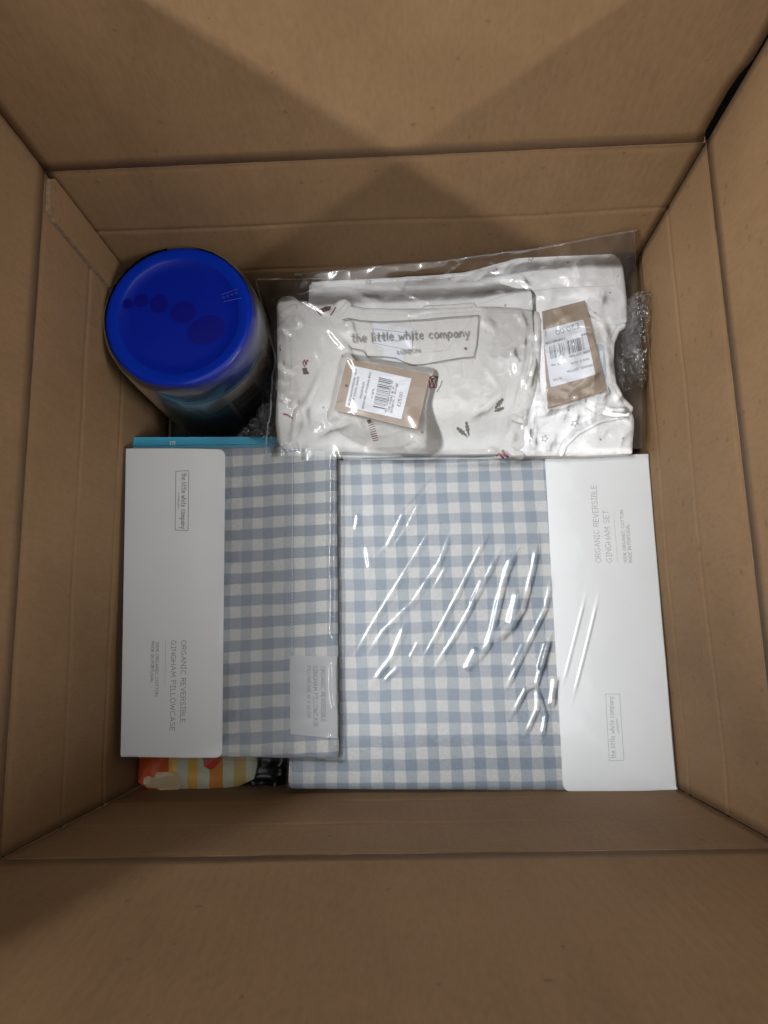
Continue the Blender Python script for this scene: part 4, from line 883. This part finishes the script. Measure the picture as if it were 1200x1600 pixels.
seal('sealed_edge', [(-0.1301, 0.3255, 0.1235), (-0.0612, 0.3238, 0.1235), (0.0078, 0.3208, 0.1235), (0.0762, 0.3173, 0.1235), (0.1296, 0.3142, 0.1215)], 0, .0014, .0002, fp, 5)
seal('sealed_edge', [(-0.1301, 0.3255, 0.1235), (-0.1207, 0.2906, 0.1260), (-0.1122, 0.2485, 0.1280), (-0.1155, 0.1963, 0.1270), (-0.1217, 0.1649, 0.1170)], -.0014, 0, 0, fp, 6)
seal('sealed_edge', [(0.1296, 0.3142, 0.1215), (0.1263, 0.2820, 0.1255), (0.1195, 0.2399, 0.1275), (0.1108, 0.1881, 0.1280), (0.1114, 0.1539, 0.1190)], .0014, 0, 0, fp, 7)
ff = lambda x, y: float(filmF(np.array([float(x)]), np.array([float(y)]))[0])+.0006
def dense(pts, step=.0015):
    pts = [np.array(p[:2], float) for p in pts]; out = []
    for a, b_ in zip(pts, pts[1:]):
        k = max(1, int(np.linalg.norm(b_-a)/step)); out += [a+(b_-a)*i/k for i in range(k)]
    return out+[pts[-1]]
st = Strokes()
st.line(dense([(-0.0523, 0.2797), (-0.0461, 0.2807), (-0.0378, 0.2786), (-0.0212, 0.2767), (-0.0045, 0.2766), (0.0176, 0.2769), (0.0398, 0.2784), (0.0668, 0.2791), (0.0639, 0.2522), (0.0607, 0.2413), (0.0492, 0.2406), (0.0328, 0.2383), (0.0174, 0.2360), (0.0081, 0.2358), (-0.0000, 0.2390), (-0.0065, 0.2427), (-0.0164, 0.2443), (-0.0317, 0.2454), (-0.0339, 0.2502), (-0.0460, 0.2536), (-0.0470, 0.2560)]), .00042, ff, 0)
text(st, 'the little white company', (-0.0442, 0.2588), (0.0577, 0.2600), .0078, .00045, ff, 0)
text(st, 'LONDON', (-0.0048, 0.2467), (0.0145, 0.2472), .0030, .00030, ff, 0)
hx, hy = (0.0540, 0.2491)
st.blob([(hx, hy-.0014), (hx+.0012, hy+.0004), (hx+.0007, hy+.0011), (hx, hy+.0006), (hx-.0007, hy+.0011), (hx-.0012, hy+.0004)], ff, 1)
st.build('printed_logo', [M['bag_ink'], M['red']], fp)

# ------------------------------------------------------------------ bubble wrap bundled under the clothes, its ends poking out
def crumpled(name, ctrl, nu, nv, amp, sc, seed, mat, parent, bub=0):
    K = np.array(ctrl, float)
    def zf(X, Y, Z, U, V):
        z = Z+amp*crumple(X, Y+Z*.7, sc, seed, 3)+amp*.4*crumple(X+Z, Y, sc*.3, seed+5, 2)
        if bub:
            gx = (X/.0055) % 1-.5; gy = (Y/.0055) % 1-.5; z = z+bub*np.sqrt(np.clip(.18-gx*gx-gy*gy, 0, 1))
        return z
    return sheet(name, K, nu, nv, zf, mat, parent, wob=amp*.8)
bw = empty('bubble_wrap', (.04, .25, 0), 'crumpled clear bubble wrap poking out beside the star sleepsuit', 'bubble wrap')
zb = lambda x, y: .078+.008*crumple(x, y, .03, 101, 3)
cushion('bundle', smooth_loop([(-.10, .168), (.20, .168), (.205, .25), (.20, .322), (.02, .325), (-.09, .322), (-.112, .25)], 2), zb, .077, .012, .005, film('bubble_wrap_film', haze=.35, rough=.18), bw)
crumpled('loose_end', [[(.1905, .214, .112), (.200, .214, .124), (.2060, .212, .122)], [(.188, .245, .118), (.200, .247, .142), (.2080, .243, .138)], [(.190, .272, .122), (.203, .275, .150), (.2095, .272, .148)], [(.192, .290, .120), (.204, .292, .142), (.2098, .290, .146)]], 40, 110, .0055, .013, 103, M['film_crisp'], bw, .004)
crumpled('loose_end', [[(.190, .222, .108), (.2080, .224, .118)], [(.188, .282, .110), (.2085, .284, .128)]], 30, 90, .005, .015, 107, film('bubble_wrap_sheet', haze=.22, rough=.12), bw, .003)
cr = empty('clear_air_cushion', (-.118, .19, 0), 'crinkled clear plastic between the tub and the cream sleepsuit', 'plastic film')
crumpled('crinkled_film', [[(-0.1543, 0.1902, 0.0850), (-0.1323, 0.1837, 0.1050), (-0.1168, 0.1823, 0.1080)], [(-0.1509, 0.2014, 0.0800), (-0.1303, 0.1970, 0.1040), (-0.1161, 0.1952, 0.1120)], [(-0.1355, 0.2166, 0.0850), (-0.1238, 0.2146, 0.1080), (-0.1142, 0.2116, 0.1160)]], 70, 60, .0075, .012, 111, M['film_crisp'], cr)
crumpled('crinkled_film', [[(-0.1321, 0.2148, 0.0900), (-0.1131, 0.2056, 0.1160)], [(-0.1276, 0.2645, 0.0900), (-0.1114, 0.2517, 0.1200)], [(-0.1328, 0.3094, 0.0900), (-0.1134, 0.2934, 0.1220)]], 40, 120, .005, .014, 113, M['film'], cr)
